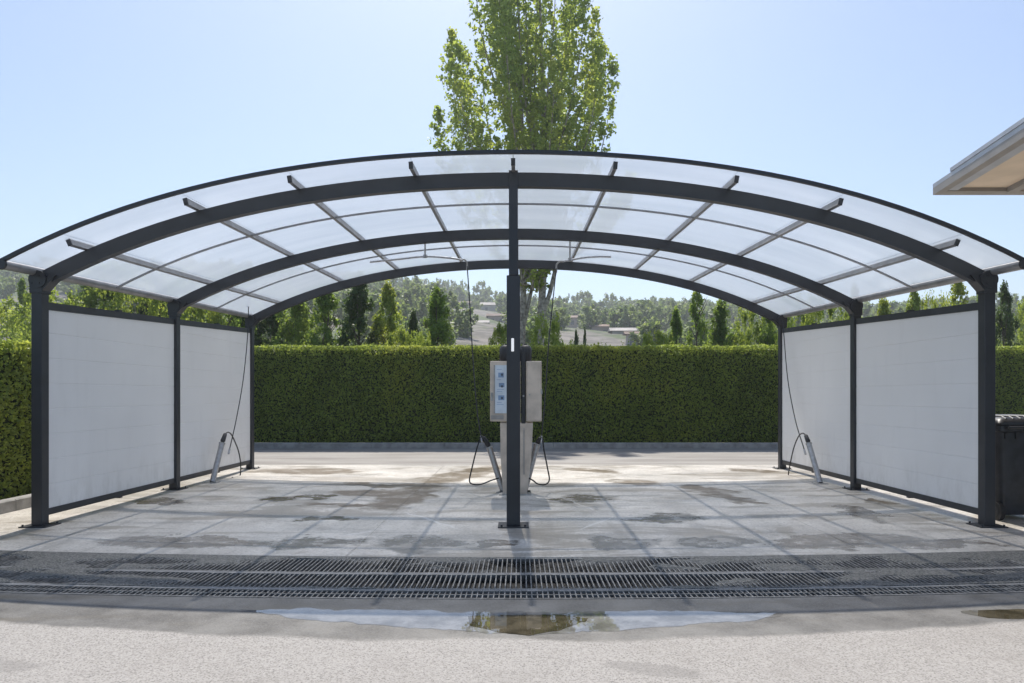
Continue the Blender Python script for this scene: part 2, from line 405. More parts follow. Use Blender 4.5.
def emit_mat(name, col, s):
    m, t, p = mat(name)
    p.inputs['Base Color'].default_value = (0.8, 0.8, 0.8, 1)
    p.inputs['Emission Color'].default_value = col + (1,); p.inputs['Emission Strength'].default_value = s
    return m
M['lamp'] = emit_mat('lamp_white', (1, 1, 1), 0.35)
M['sign_white'] = simple('sign_white', (0.62, 0.68, 0.74), 0.35, 0, 0.06, 8)
M['sign_blue'] = simple('sign_blue', (0.22, 0.32, 0.48), 0.4, 0, 0.1, 8)
M['sign_dark'] = simple('sign_dark', (0.06, 0.08, 0.12), 0.4, 0, 0.1, 8)

def terrain_mat():
    m, t, p = mat('hillside_ground'); N = NT(t); pos = N.pos()
    a = N.noise(pos, 0.035, 6, 0.6); b = N.noise(pos, 0.35, 5, 0.6)
    c = N.mix(N.ramp(b, 0.35, 0.65), (0.12, 0.11, 0.095), (0.24, 0.215, 0.19))
    g = N.mix(N.ramp(b, 0.3, 0.7), (0.055, 0.08, 0.028), (0.11, 0.14, 0.05))
    N.l(N.mix(N.ramp(a, 0.46, 0.56), c, g), p.inputs['Base Color']); p.inputs['Roughness'].default_value = 0.95
    return m
M['terrain'] = terrain_mat()

# ------------------------------------------------------------------ ground, yard surfaces
def hgt(x, y):
    """height of the hillside far behind the hedge"""
    d = math.hypot(x, y)
    if y <= 0 or d < 50: return -0.2
    px = XV + F * x / y
    ks = [(-900, 250), (-200, 262), (0, 270), (180, 276), (370, 290), (440, 296), (500, 304), (555, 312), (600, 312), (700, 313), (850, 314), (1024, 315), (1400, 318), (2200, 325)]
    yr = ks[0][1] if px < ks[0][0] else ks[-1][1]
    for (a, ya), (b, yb) in zip(ks, ks[1:]):
        if a <= px <= b: yr = ya + (yb - ya) * (px - a) / (b - a); break
    H = CH + (YH - yr) * 340.0 / F
    t = max(0, min(1, (y - 55) / 285.0))
    s = t ** 0.85 * (0.9 + 0.1 * t)
    if y > 340: s = 1 - 0.25 * min(1, (y - 340) / 260)
    w = 1.6 * math.sin(x * 0.035 + y * 0.02) + 1.1 * math.sin(x * 0.08 - y * 0.05 + 1) + 0.5 * math.sin(x * .21 + y * .13)
    k = 2.5 * math.floor(s * 14) / 14 * 0 
    return -0.2 + s * H + w * min(1, t * 3) * (1 - 0.7 * (t > 0.9))
def terrain():
    ys = [-60, -10, 10, 30, 50] + [55 + i * 7 for i in range(60)] + [500, 560, 640]
    us = [i / 60 * 2 - 1 for i in range(61)]
    vs, fs = [], []
    for y in ys:
        w = max(300, abs(y) * 2.1)
        for u in us: vs.append((u * w, y, hgt(u * w, y)))
    n = len(us)
    for i in range(len(ys) - 1):
        for k in range(n - 1): fs.append((i * n + k, i * n + k + 1, (i + 1) * n + k + 1, (i + 1) * n + k))
    o = MB().add(vs, fs).build('hillside_ground', M['terrain'], smooth=True, origin=Vector((0, 0, 0)))
    tag(o, kind='structure')
terrain()

XW = 16.0
XS = [-XW + i * 0.5 for i in range(int(XW * 4) + 1)]
def sheet(name, m, fy0, fy1, z=0.0, thick=0.12, ny=1, xs=XS, zf=None):
    mb = MB(); n = len(xs)
    for k in range(ny + 1):
        for x in xs:
            y = fy0(x) + (fy1(x) - fy0(x)) * k / ny
            mb.v.append(Vector((x, y, z if zf is None else zf(x, y))))
    for k in range(ny):
        for i in range(n - 1): mb.f.append((k * n + i, k * n + i + 1, (k + 1) * n + i + 1, (k + 1) * n + i))
    # skirts so that the edge of the surface has thickness
    b0 = len(mb.v)
    for x in xs: mb.v.append(Vector((x, fy0(x), z - thick)))
    b1 = len(mb.v)
    for x in xs: mb.v.append(Vector((x, fy1(x), z - thick)))
    for i in range(n - 1):
        mb.f.append((b0 + i, b0 + i + 1, i + 1, i)); mb.f.append((ny * n + i, ny * n + i + 1, b1 + i + 1, b1 + i))
    return tag(mb.build(name, m, origin=Vector((0, 0, 0))), kind='structure')
A0 = 4.865                     # near edge of the drain
A1 = 6.13                      # far edge of the drain
sheet('forecourt_ground', M['apron'], lambda x: -8.0, lambda x: A0 + bow(x))
sheet('wash_floor', M['slab'], lambda x: A1 + bow(x), lambda x: 14.3)
sheet('rear_road', M['road'], lambda x: 14.3, lambda x: 18.75, z=-0.004)
pit = MB().box(-XW, XW, 4.6, 8.5, -0.2, -0.13); tag(pit.build('drain_floor', M['silt']), kind='structure')
tag(MB().box(-XW - 8, XW + 8, 18.9, 22.5, -0.2, 0.03).build('planting_soil', M['soil']), kind='structure')
tag(MB().box(-11.5, -6.42, 4.5, 14.6, -0.05, 0.03).build('planting_soil', M['soil']), kind='structure')

def hash2(i, j):
    v = math.sin(i * 127.1 + j * 311.7) * 43758.5453; return v - math.floor(v)
def vn(x, y):
    i, j = math.floor(x), math.floor(y); u, v = x - i, y - j; u = u * u * (3 - 2 * u); v = v * v * (3 - 2 * v)
    return (hash2(i, j) * (1 - u) + hash2(i + 1, j) * u) * (1 - v) + (hash2(i, j + 1) * (1 - u) + hash2(i + 1, j + 1) * u) * v
def fbm(x, y): return 0.5 * vn(x, y) + 0.3 * vn(x * 2.1 + 5, y * 2.1) + 0.2 * vn(x * 4.3, y * 4.3 + 9)
def silt_z(x, y):
    q = (y - bow(x) - A0) / (A1 - A0)             # 0 near edge .. 1 far edge
    a = abs(x + 0.3)
    n = fbm(x * 2.2, y * 5) - 0.5
    fill = (a - 1.0) / 3.0 + n * 3.6               # clogged towards the ends
    if q < 0.18: fill = (a - 6.0) / 4 + n * 1.6
    elif 0.18 <= q < 0.26: fill = fill + 0.5
    elif q > 0.82: fill = fill + (q - 0.82) * 6.0 + 0.15
    fill = max(0.0, min(1.0, fill))
    return -0.060 + 0.064 * fill + 0.006 * n * (1 - fill)
xs = [-7.9 + i * 0.045 for i in range(int(15.8 / 0.045) + 1)]
sheet('drain_silt', M['silt'], lambda x: A0 + bow(x) + 0.002, lambda x: A1 + bow(x) - 0.002, z=-0.06, ny=30, xs=xs, zf=silt_z, thick=0.05)

def grating(y0, y1, label, mid=False, cross=0):
    root = thing('drain_grating', (0, (y0 + y1) / 2, -0.03), label, 'grating', 'gratings of the drain')
    rails = MB()
    ys = [y0 + 0.010, y1 - 0.010] + ([(y0 + y1) / 2] if mid else [])
    for k, yy in enumerate(ys):
        w = 0.010 if k < 2 else 0.006
        sec = []
        for i in range(64):
            x = -7.9 + i * 15.8 / 63; y = yy + bow(x)
            sec.append([Vector((x, y - w, -0.030)), Vector((x, y + w, -0.030)), Vector((x, y + w, -0.001)), Vector((x, y - w, -0.001))])
        rails.strip(sec)
    rails.build('frame', M['grate'], root)
    b = MB(); x = -7.88; rr = random.Random(int(y0 * 100))
    while x < 7.88:
        k = bow(x); j = rr.uniform(-0.0015, 0.0015); hw = 0.0045
        b.box(x - hw + j, x + hw + j, y0 + 0.021 + k, y1 - 0.021 + k, -0.030, -0.003 + rr.uniform(-.0015, .0015)); x += 0.040
    o = b.build('bars', M['grate'], root)
    return root
grating(5.585, 6.10, 'widest steel drain grating, the far row along the wash floor, silted at both ends')
grating(5.125, 5.555, 'middle steel drain grating with long slots between the two other rows')
grating(4.885, 5.095, 'narrowest steel drain grating with small square slots, nearest the puddle', mid=True)
# concrete ribs the gratings sit on
for ya, yb in ((5.098, 5.122), (5.558, 5.582)):
    sec = []
    for i in range(64):
        x = -7.9 + i * 15.8 / 63; k = bow(x)
        sec.append([Vector((x, ya + k, -0.1)), Vector((x, yb + k, -0.1)), Vector((x, yb + k, -0.002)), Vector((x, ya + k, -0.002))])
    mb = MB().strip(sec); tag(mb.build('drain_rib', M['kerb']), kind='structure')

def puddle(top, bot, m, z, seed, amp=0.02):
    rr = random.Random(seed); pts = []
    for arr in (top, bot[::-1]):
        for (a, b) in zip(arr, arr[1:]):
            for k in range(14):
                t = k / 14; p = G(a[0] + (b[0] - a[0]) * t, a[1] + (b[1] - a[1]) * t)
                p.y += (fbm(p.x * 5 + seed, p.y * 9) - 0.5) * amp * 2 + (vn(p.x * 26, p.y * 20 + seed) - .5) * amp * 0.8
                pts.append(p)
        pts.append(G(*arr[-1]))
    me = MB(); n = len(pts)
    # strip between matching top and bottom points
    h = n // 2; T = pts[:h]; B = pts[h:][::-1]; m_ = min(len(T), len(B))
    for i in range(m_):
        me.v.append(Vector((T[i].x, T[i].y, z))); me.v.append(Vector((B[i].x, min(B[i].y, T[i].y - 0.001), z)))
    for i in range(m_ - 1): me.f.append((2 * i, 2 * i + 1, 2 * i + 3, 2 * i + 2))
    o = me.build('puddle_water', m); tag(o, kind='structure'); return o
puddle([(236, 610), (330, 609), (430, 611), (520, 613), (600, 611), (690, 611), (784, 614)],
       [(240, 612), (330, 622), (430, 630), (520, 635), (600, 632), (690, 626), (780, 617)], M['water'], 0.0012, 3, 0.05)
puddle([(468, 617), (500, 615), (530, 615), (560, 615), (588, 618)],
       [(470, 626), (500, 633), (530, 635), (560, 631), (586, 621)], M['mudwater'], 0.0024, 8, 0.025)
puddle([(960, 611), (990, 610), (1060, 609)], [(962, 613), (990, 619), (1060, 620)], M['mudwater'], 0.0012, 5)

# kerbs
def kerb(pts, w, h, label):
    a, b = Vector(pts[0]), Vector(pts[1]); d = (b - a); L = d.length; d.normalize(); n = Vector((-d.y, d.x, 0))
    mb = MB(); k = int(L); 
    for i in range(k):
        s0 = i * L / k + 0.004; s1 = (i + 1) * L / k - 0.004
        sec = []
        for s in (s0, s1):
            c = a + d * s
            sec.append([c - n * w / 2 + Vector((0, 0, -.1)), c + n * w / 2 + Vector((0, 0, -.1)), c + n * w / 2 + Vector((0, 0, h - .015)),
                        c + n * (w / 2 - .015) + Vector((0, 0, h)), c - n * (w / 2 - .015) + Vector((0, 0, h)), c - n * w / 2 + Vector((0, 0, h - .015))])
        mb.strip(sec)
    o = mb.build('kerb', M['kerb']); tag(o, kind='structure')
kerb([(-24, 18.83, 0), (24, 18.83, 0)], 0.15, 0.15, '')
kerb([(-6.35, 4.6, 0), (-6.35, 14.6, 0)], 0.15, 0.15, '')

# ------------------------------------------------------------------ foliage
def leaf_mesh(name, cen, nrm, size, m, rng, aspect=0.6):
    n = len(cen)
    a = rng.normal(size=(n, 3)); 
    nrm = nrm + 1e-6
    nrm /= np.linalg.norm(nrm, axis=1)[:, None]
    u = np.cross(nrm, a); u /= np.linalg.norm(u, axis=1)[:, None] + 1e-9
    v = np.cross(nrm, u)
    s = size * rng.uniform(0.65, 1.35, n)[:, None]
    bend = nrm * s * 0.18
    vs = np.stack([cen - u * s * .5, cen + v * s * aspect * .5 - bend, cen + u * s * .5, cen - v * s * aspect * .5 - bend], 1).reshape(-1, 3)
    me = bpy.data.meshes.new(name)
    me.vertices.add(4 * n); me.vertices.foreach_set('co', vs.astype(np.float32).ravel())
    me.loops.add(4 * n); me.loops.foreach_set('vertex_index', np.arange(4 * n, dtype=np.int32))
    me.polygons.add(n); me.polygons.foreach_set('loop_start', np.arange(0, 4 * n, 4, dtype=np.int32))
    me.materials.append(m); me.update(calc_edges=True)
    return me
def sph(rng, n):
    v = rng.normal(size=(n, 3)); return v / np.linalg.norm(v, axis=1)[:, None]

def hedge(x0, x1, y0, y1, h, label, faces, dens, seed, size=0.075):
    rng = np.random.default_rng(seed)
    root = thing('hedge', ((x0 + x1) / 2, (y0 + y1) / 2, 0), label, 'hedge')
    C, Nn = [], []
    def face(n, fn, nor):
        a = rng.uniform(size=(n, 2)); c = fn(a); dep = rng.exponential(0.045, n) - 0.03
        nn = np.tile(np.array(nor, float), (n, 1))
        und = (np.sin(c[:, 0] * 2.3 + c[:, 2] * 1.7 + c[:, 1] * 1.9) * 0.5 + np.sin(c[:, 0] * 5.1 - c[:, 2] * 4.3 + c[:, 1] * 6) * 0.35) * 0.035
        c = c - nn * (dep - und)[:, None]
        C.append(c); Nn.append(nn * 0.45 + rng.normal(size=(n, 3)) * 0.8)
    X, Y = x1 - x0, y1 - y0
    st = lambda a, b, c: np.stack([a, b, c], 1)
    if 'f' in faces: face(int(X * h * dens), lambda a: st(x0 + a[:, 0] * X, np.full(len(a), y0), 0.06 + a[:, 1] * (h - .06)), (0, -1, 0))
    if 'b' in faces: face(int(X * h * dens * .3), lambda a: st(x0 + a[:, 0] * X, np.full(len(a), y1), a[:, 1] * h), (0, 1, 0))
    if 'r' in faces: face(int(Y * h * dens), lambda a: st(np.full(len(a), x1), y0 + a[:, 0] * Y, 0.06 + a[:, 1] * (h - .06)), (1, 0, 0))
    if 't' in faces: face(int(X * Y * dens * .7), lambda a: st(x0 + a[:, 0] * X, y0 + a[:, 1] * Y, np.full(len(a), h)), (0, 0, 1))
    cen = np.concatenate(C) - np.array(root.location); nn = np.concatenate(Nn)
    ns = int((X + Y) * 16)          # stray shoots standing out of the clipped top
    bx = np.stack([x0 + rng.uniform(size=ns) * X, y0 + rng.uniform(size=ns) * Y, np.full(ns, h)], 1) - np.array(root.location)
    k = 7; ht = rng.exponential(0.055, ns)
    tt = rng.uniform(size=(ns, k, 1)); sh = bx[:, None, :] + tt * np.stack([rng.normal(size=ns) * .02, rng.normal(size=ns) * .02, ht], 1)[:, None, :] + rng.normal(size=(ns, k, 3)) * .018
    cen = np.concatenate([cen, sh.reshape(-1, 3)]); nn = np.concatenate([nn, rng.normal(size=(ns * k, 3))])
    o = link('foliage', leaf_mesh('foliage', cen, nn, size, M['leaf_hedge'], rng), root, root.location)
    i = 0.10
    mb = MB(); mb.box(x0 + i, x1 - i, y0 + i, y1 - i, 0.12, h - i); mb.build('shade_core', M['core'], root)  # solid box, no modelled twigs; its dark colour stands in for shade between leaves
    return root
hedge(-21, 21, 19.35, 20.6, 2.84, 'long clipped green hedge closing the yard behind the canopy', 'ftb', 1500, 1, 0.064)
hedge(-9.0, -6.62, 4.8, 14.0, 2.17, 'lower clipped hedge beside the left wall behind the pale kerb', 'frtb', 1600, 2, 0.06)

def crown_clumps(profile, H, z0, R, nclump, nleaf, size, m, seed, cr=0.32, name='crown'):
    rng = np.random.default_rng(seed)
    t = rng.uniform(0, 1, nclump); ang = rng.uniform(0, 2 * math.pi, nclump); q = np.sqrt(rng.uniform(0.15, 1, nclump))
    lob = 1 + 0.30 * np.sin(ang * 3 + seed + t * 5) + 0.15 * np.sin(ang * 5 + t * 9)
    rad = np.array([profile(x) for x in t]) * R * q * lob
    cc = np.stack([np.cos(ang) * rad, np.sin(ang) * rad, z0 + t * (H - z0)], 1)
    crr = cr * rng.uniform(0.6, 1.3, nclump) * (1 - 0.45 * t)
    k = nleaf // nclump
    C, Nn = [], []
    for i in range(nclump):
        d = sph(rng, k); r = crr[i] * rng.uniform(0.3, 1.1, k)[:, None]
        C.append(cc[i] + d * r * np.array([1, 1, 1.25])); Nn.append(d * 0.5 + rng.normal(size=(k, 3)) * 0.6 + np.array([0, 0, .3]))
    cen = np.concatenate(C); cen[:, 2] = np.maximum(cen[:, 2], 0.1)
    return leaf_mesh(name, cen, np.concatenate(Nn), size, m, rng)
def trunk_mesh(H, r0, seed, nl=10, limb=0.8, bark='bark'):
    rr = random.Random(seed); mb = MB()
    pts = [(rr.uniform(-.04, .04) * i * H / 6, rr.uniform(-.04, .04) * i * H / 6, H * i / 6 * 0.94) for i in range(7)]
    mb.tube(pts, [r0 * (1.25 if i == 0 else 1 - i / 6.8) for i in range(7)], 8)
    for i in range(nl):
        z = H * rr.uniform(.2, .8); a = rr.uniform(0, 6.28); L = limb * rr.uniform(.5, 1) * (1 - z / H * .6)
        mb.tube([(0, 0, z), (math.cos(a) * L * .5, math.sin(a) * L * .5, z + L * .5), (math.cos(a) * L, math.sin(a) * L, z + L * 1.2)], [r0 * .35, r0 * .2, r0 * .06], 5)
    n = MB(); n.v, n.f = mb.v, mb.f
    me = bpy.data.meshes.new('trunk'); me.from_pydata(n.v, [], n.f); me.materials.append(M[bark])
    me.polygons.foreach_set('use_smooth', [True] * len(me.polygons)); me.update()
    return me
prof_col = lambda t: (0.55 + 0.45 * min(1, t * 4)) * (1 - t ** 2.2) ** 0.8 + 0.04
prof_cone = lambda t: (0.75 + 0.25 * min(1, t * 5)) * (1 - t ** 1.35) ** 0.9 + 0.05
prof_round = lambda t: math.sqrt(max(0, 1 - (2 * t - 1.05) ** 2 / 1.25)) + 0.05
VAR = {}
def variant(kind, mk, k):
    key = (kind, mk, k)
    if key not in VAR:
        sd = abs(hash((kind == 'col', kind == 'cone', k))) % 1000 + k * 17 + len(mk)
        if kind == 'col': c = crown_clumps(prof_col, 6, .5, 1.15, 120, 7500, .145, M[mk], sd, .40); t = trunk_mesh(6, .09, sd, 22, 1.3)
        elif kind == 'cone': c = crown_clumps(prof_cone, 6, .5, 1.35, 95, 6200, .145, M[mk], sd, .38); t = trunk_mesh(6, .09, sd, 26, 1.4)
        elif kind == 'sparse': c = crown_clumps(prof_cone, 6, 1.2, 1.1, 60, 3000, .14, M[mk], sd, .34); t = trunk_mesh(6, .10, sd, 22, 1.3)
        else: c = crown_clumps(prof_round, 6, 1.2, 2.3, 130, 9000, .165, M[mk], sd, .55); t = trunk_mesh(5, .13, sd, 16, 2.2)
        VAR[key] = (c, t)
    return VAR[key]
def tree(name, px, top, d, wpx, kind, mk, k, label, group='trees growing behind the back hedge'):
    p = P(px, top, d); H = p.z + 0.2
    c, t = variant(kind, mk, k)
    R0 = {'col': 1.15, 'cone': 1.35, 'sparse': 1.15, 'round': 2.4}[kind]
    root = thing(name, (p.x, d, -0.2), label, 'tree', group)
    sz = H / 6.0; sx = (wpx * d / F / 2) / R0
    root.rotation_euler = (0, 0, k * 1.3 + px * 0.05); root.scale = (sx, sx, sz)
    for nm, me in (('trunk', t), ('crown', c)):
        o = bpy.data.objects.new(nm, me); COL.objects.link(o); o.parent = root
    return root
TREES = [  # px, top y, distance, width px, kind, material, variant, label
 (-60, 262, 30, 90, 'round', 'leaf_mid', 0, None), 
 (4, 300, 31, 46, 'round', 'leaf_bright', 1, 'bright bushy tree at far left edge above the low hedge'),
 (22, 283, 36, 20, 'cone', 'leaf_mid', 1, 'small slim tree at far left, just outside the front left post'),
 (66, 290, 24, 54, 'round', 'leaf_bright', 0, 'round light green tree above the left wall, next to the front post'),
 (100, 270, 25, 50, 'col', 'leaf_mid', 0, 'tall full tree above the middle of the front left wall panel'),
 (133, 272, 24.5, 46, 'round', 'leaf_bright', 1, 'bright leafy tree above the rear half of the front left wall panel'),
 (160, 278, 26, 40, 'col', 'leaf_dark', 1, 'dark narrow tree seen just in front of the middle left post'),
 (192, 276, 24, 44, 'round', 'leaf_bright', 0, 'light green tree just behind the middle left post'),
 (222, 280, 25, 38, 'round', 'leaf_mid', 1, 'mid green tree above the rear left wall panel'),
 (248, 290, 26, 30, 'col', 'leaf_dark', 0, 'dark narrow tree beside the rear left post, above the wall'),
 (272, 300, 25, 30, 'col', 'leaf_dark', 1, 'short dark tree just inside the rear left post above the hedge'),
 (296, 292, 24.5, 34, 'col', 'leaf_mid', 2, 'mid green columnar tree, second inside the rear left post'),
 (325, 285, 24, 34, 'col', 'leaf_mid', 0, 'mid green columnar tree left of the darkest column'),
 (359, 277, 23.8, 36, 'col', 'leaf_dark', 2, 'tallest and darkest columnar tree above the left half of the hedge'),
 (388, 287, 24, 32, 'col', 'leaf_bright', 1, 'yellow green pointed tree right of the darkest column'),
 (413, 314, 25, 22, 'cone', 'leaf_dark', 0, 'small dark conical shrub between two light green pointed trees'),
 (402, 334, 23, 26, 'round', 'leaf_bright', 1, 'low bright shrub peeping over the hedge beside the small dark cone'),
 (437, 290, 24, 40, 'cone', 'leaf_mid', 2, 'wide conical tree with a dark stem, left of the hanging hose'),
 (425, 336, 22.6, 20, 'round', 'leaf_bright', 0, 'low yellow shrub at the foot of the wide conical tree'),
 (505, 328, 23, 22, 'round', 'leaf_bright', 1, 'low bright shrub over the hedge, left of the centre post'),
 (549, 318, 24, 34, 'round', 'leaf_bright', 0, 'bright round shrub right of the poplar trunk above the hedge'),
 (576, 332, 40, 9, 'cone', 'leaf_dark', 0, 'small dark conifer beyond the hedge, left one of a pair'),
 (585, 330, 42, 7, 'cone', 'leaf_dark', 1, 'slim dark conifer beyond the hedge, right one of a pair'),
 (655, 336, 24, 34, 'round', 'leaf_bright', 1, 'low light green shrub over the hedge right of centre'),
 (676, 312, 25, 26, 'cone', 'leaf_mid', 0, 'leaning leafy tree left of the tall sparse tree'),
 (697, 283, 25, 27, 'sparse', 'leaf_mid', 1, 'tall sparse tree with a dark stem above the right half of the hedge'),
 (722, 302, 25.5, 34, 'cone', 'leaf_mid', 2, 'mid green conical tree right of the tall sparse tree'),
 (751, 306, 25, 30, 'round', 'leaf_bright', 0, 'bright leafy tree left of the rear right post'),
 (768, 316, 24, 24, 'col', 'leaf_mid', 1, 'short leafy tree touching the rear right post'),
 (797, 300, 25, 34, 'round', 'leaf_mid', 1, 'mid green tree just right of the rear right post above the wall'),
 (826, 298, 24, 34, 'round', 'leaf_bright', 0, 'bright tree above the rear right wall panel'),
 (855, 290, 25, 26, 'cone', 'leaf_mid', 0, 'pointed tree behind the middle right post'),
 (884, 298, 24, 30, 'cone', 'leaf_bright', 1, 'bright pointed tree just right of the middle right post'),
 (914, 288, 24.5, 28, 'cone', 'leaf_bright', 2, 'bright pointed tree above the middle of the front right wall panel'),
 (938, 298, 25, 26, 'round', 'leaf_bright', 0, 'low bright tree between two taller ones above the front right panel'),
 (958, 280, 24, 32, 'cone', 'leaf_bright', 0, 'tallest bright tree above the front right wall panel'),
 (982, 290, 25, 24, 'cone', 'leaf_mid', 1, 'leafy tree partly hidden by the front right post'),
 (1005, 281, 24, 26, 'cone', 'leaf_dark', 2, 'dark pointed tree right of the front right post above the bin'),
 (1030, 305, 30, 36, 'round', 'leaf_bright', 1, 'bright bush at the right edge of the picture above the hedge'),
 (1075, 280, 25, 50, 'round', 'leaf_mid', 0, None),
]
for (px, top, d, w, kind, mk, k, lab) in TREES:
    if lab is None: continue
    nm = {'round': 'leafy_tree', 'col': 'columnar_tree', 'cone': 'conical_tree', 'sparse': 'sparse_tree'}[kind]
    if 'shrub' in lab or 'bush ' in lab: nm = 'shrub'
    tree(nm, px, top, d, w * (1.75 if px < 260 else 1.45 if kind in ('cone', 'col') else 1.4), kind, mk, k, lab)

def poplar():
    d0 = 28.0; base = Vector((0.55, d0, -0.2))
    root = thing('poplar_tree', base, 'huge poplar with upright plumes of leaves towering over the middle of the canopy', 'tree')
    rr = random.Random(5); rng = np.random.default_rng(11)
    tr = MB(); b = base
    # two stems: the right one shows clear of the post
    tr.tube([b + Vector((0.30, 0, 0)), b + Vector((0.32, 0, 2.5)), b + Vector((.42, 0, 5)), b + Vector((.55, 0.1, 8)), b + Vector((.5, 0, 13)), b + Vector((.3, 0, 19))], [.24, .17, .155, .14, .1, .04], 10)
    tr.tube([b + Vector((.42, 0, 4.6)), b + Vector((.75, 0, 5.6)), b + Vector((1.2, .1, 7.5)), b + Vector((1.9, .2, 12))], [.1, .09, .08, .03], 8)
    tr.tube([b + Vector((-.45, .3, 0)), b + Vector((-.42, .3, 3)), b + Vector((-.32, .3, 5.5)), b + Vector((-.5, .3, 9)), b + Vector((-1.1, .2, 15))], [.2, .15, .13, .1, .03], 10)
    tr.tube([b + Vector((-.32, .3, 4.2)), b + Vector((.05, .3, 6)), b + Vector((.2, .5, 9))], [.08, .07, .03], 8)
    C, Nn = [], []
    cx0 = -0.16
    NP = 47
    for i in range(NP):
        a = i * 2.399963 + rr.uniform(-.3, .3)
        R = 3.95 * math.sqrt((i + 0.5) / NP) * rr.uniform(.90, 1.08)
        if i in (41, 44, 46): a = (0.1, -0.5, 0.45)[(41, 44, 46).index(i)]; R = 4.25
        top = min(21, 11.6 + (4.1 - R) * 4.6 + rr.uniform(-1.6, 1.2)); L = rr.uniform(6.0, 8.0)
        zb = max(5.7 if i in (1, 3, 5, 8, 10) else 6.9, top - L)
        if i in (1, 3, 5, 8, 10): zb = 5.7; top = 13.0
        cx, cy = math.cos(a) * R + cx0, math.sin(a) * R
        pts = []
        for k in range(9):
            t = k / 8; q = 0.30 + 0.70 * (1 - (1 - t) ** 2.4)
            z = zb + (top - zb) * t
            pts.append(b + Vector((cx0 * (1 - q) * 0 + cx * q, cy * q, z)))
        s = pts[0]; st = b + Vector((cx0 * .3 + rr.choice([.3, -.3]), 0, max(6.0, zb - 2.0)))
        tr.tube([st, (st + s) / 2 + Vector((0, 0, .1))] + pts[:7], [.05, .05, .045, .04, .035, .03, .024, .018, .012], 5)
        nl = int(1080 * (L / 7))
        t = rng.uniform(0.02, 1.0, nl); ti = t * 8; i0 = np.minimum(ti.astype(int), 7); fr = (ti - i0)[:, None]
        PP = np.array([list(p) for p in pts])
        c = PP[i0] * (1 - fr) + PP[i0 + 1] * fr
        # leaf clumps: quantise around side twigs
        K = 36; tw = rng.integers(0, K, nl); tq = (tw + 0.5) / K; twa = tw * 2.4
        t = np.clip(tq + rng.normal(size=nl) * 0.012, 0.01, 1.0); ti = t * 8; i0 = np.minimum(ti.astype(int), 7); fr = (ti - i0)[:, None]
        c = PP[i0] * (1 - fr) + PP[i0 + 1] * fr
        twl = (0.25 + 0.6 * ((tw * 7919) % 13) / 13.0) * np.sin(t * math.pi * 0.78 + 0.5)
        dirv = np.stack([np.cos(twa), np.sin(twa), np.full(nl, 1.1)], 1)
        c = c + dirv * (twl * rng.uniform(0.35, 1, nl))[:, None] + rng.normal(size=(nl, 3)) * 0.075
        C.append(c); Nn.append(rng.normal(size=(nl, 3)) + dirv * .4)
    cen = np.concatenate(C) - np.array(base)
    tr.build('trunk', M['poplar_bark'], root, smooth=True)
    link('crown', leaf_mesh('crown', cen, np.concatenate(Nn), .15, M['leaf_poplar'], rng, .8), root, base)
poplar()
pt = bpy.data.objects['poplar_tree']; pt.scale = (1.2, 1.2, 1.19); pt.location = (0.646, 33.6, -0.2)

# hill vegetation ----------------------------------------------------
def far_tree_mesh(seed, H, R, n, size, m, kind='round'):
    prof = prof_round if kind == 'round' else prof_cone
    return crown_clumps(prof, H, H * .12, R, 26, n, size, M[m], seed, R * .42)
FT = [far_tree_mesh(200 + i, 6, 2.7, 800, .85, 'leaf_far') for i in range(4)] + [far_tree_mesh(230, 7, 1.4, 420, .5, 'leaf_dark', 'cone')]
FTK = trunk_mesh(4.5, .18, 3, 6, 1.2)
def ridge(px, top, d, wpx, v, label):
    p = P(px, top, d); z = hgt(p.x, d) - .3; H = p.z - z
    root = thing('hill_tree', (p.x, d, z), label, 'tree', 'single trees along the skyline of the hill')
    sx = wpx * d / F / 2 / (2.8 if v < 4 else 1.5); root.scale = (sx, sx, H / 6.2); root.rotation_euler = (0, 0, px)
    for nm, me in (('trunk', FTK), ('crown', FT[v])):
        o = bpy.data.objects.new(nm, me); COL.objects.link(o); o.parent = root
names = ['first', 'second', 'third', 'fourth', 'fifth', 'sixth', 'seventh', 'eighth', 'ninth', 'tenth', 'eleventh', 'twelfth', 'thirteenth', 'fourteenth', 'fifteenth']
L_ = [(376, 277, 16), (392, 277, 12), (404, 276, 12), (416, 277, 12), (427, 279, 9), (438, 279, 9), (446, 280, 9), (455, 281, 5), (464, 281, 10), (480, 282, 16), (499, 291, 12)]
for i, (px, t, w) in enumerate(L_):
    ridge(px, t, 335, w, i % 4, names[i] + ' skyline tree from the left on the hill left of the centre post')
R_ = [(557, 298, 10), (569, 296, 5), (577, 293, 12), (587, 297, 9), (607, 299, 16), (622, 302, 12), (634, 300, 18), (651, 300, 16), (668, 299, 16), (684, 301, 14), (712, 302, 18), (735, 303, 16)]
for i, (px, t, w) in enumerate(R_):
    ridge(px, t, 335, w, (i + 1) % 4 if i != 1 else 4, names[i] + ' skyline tree from the left on the hill right of the centre post')

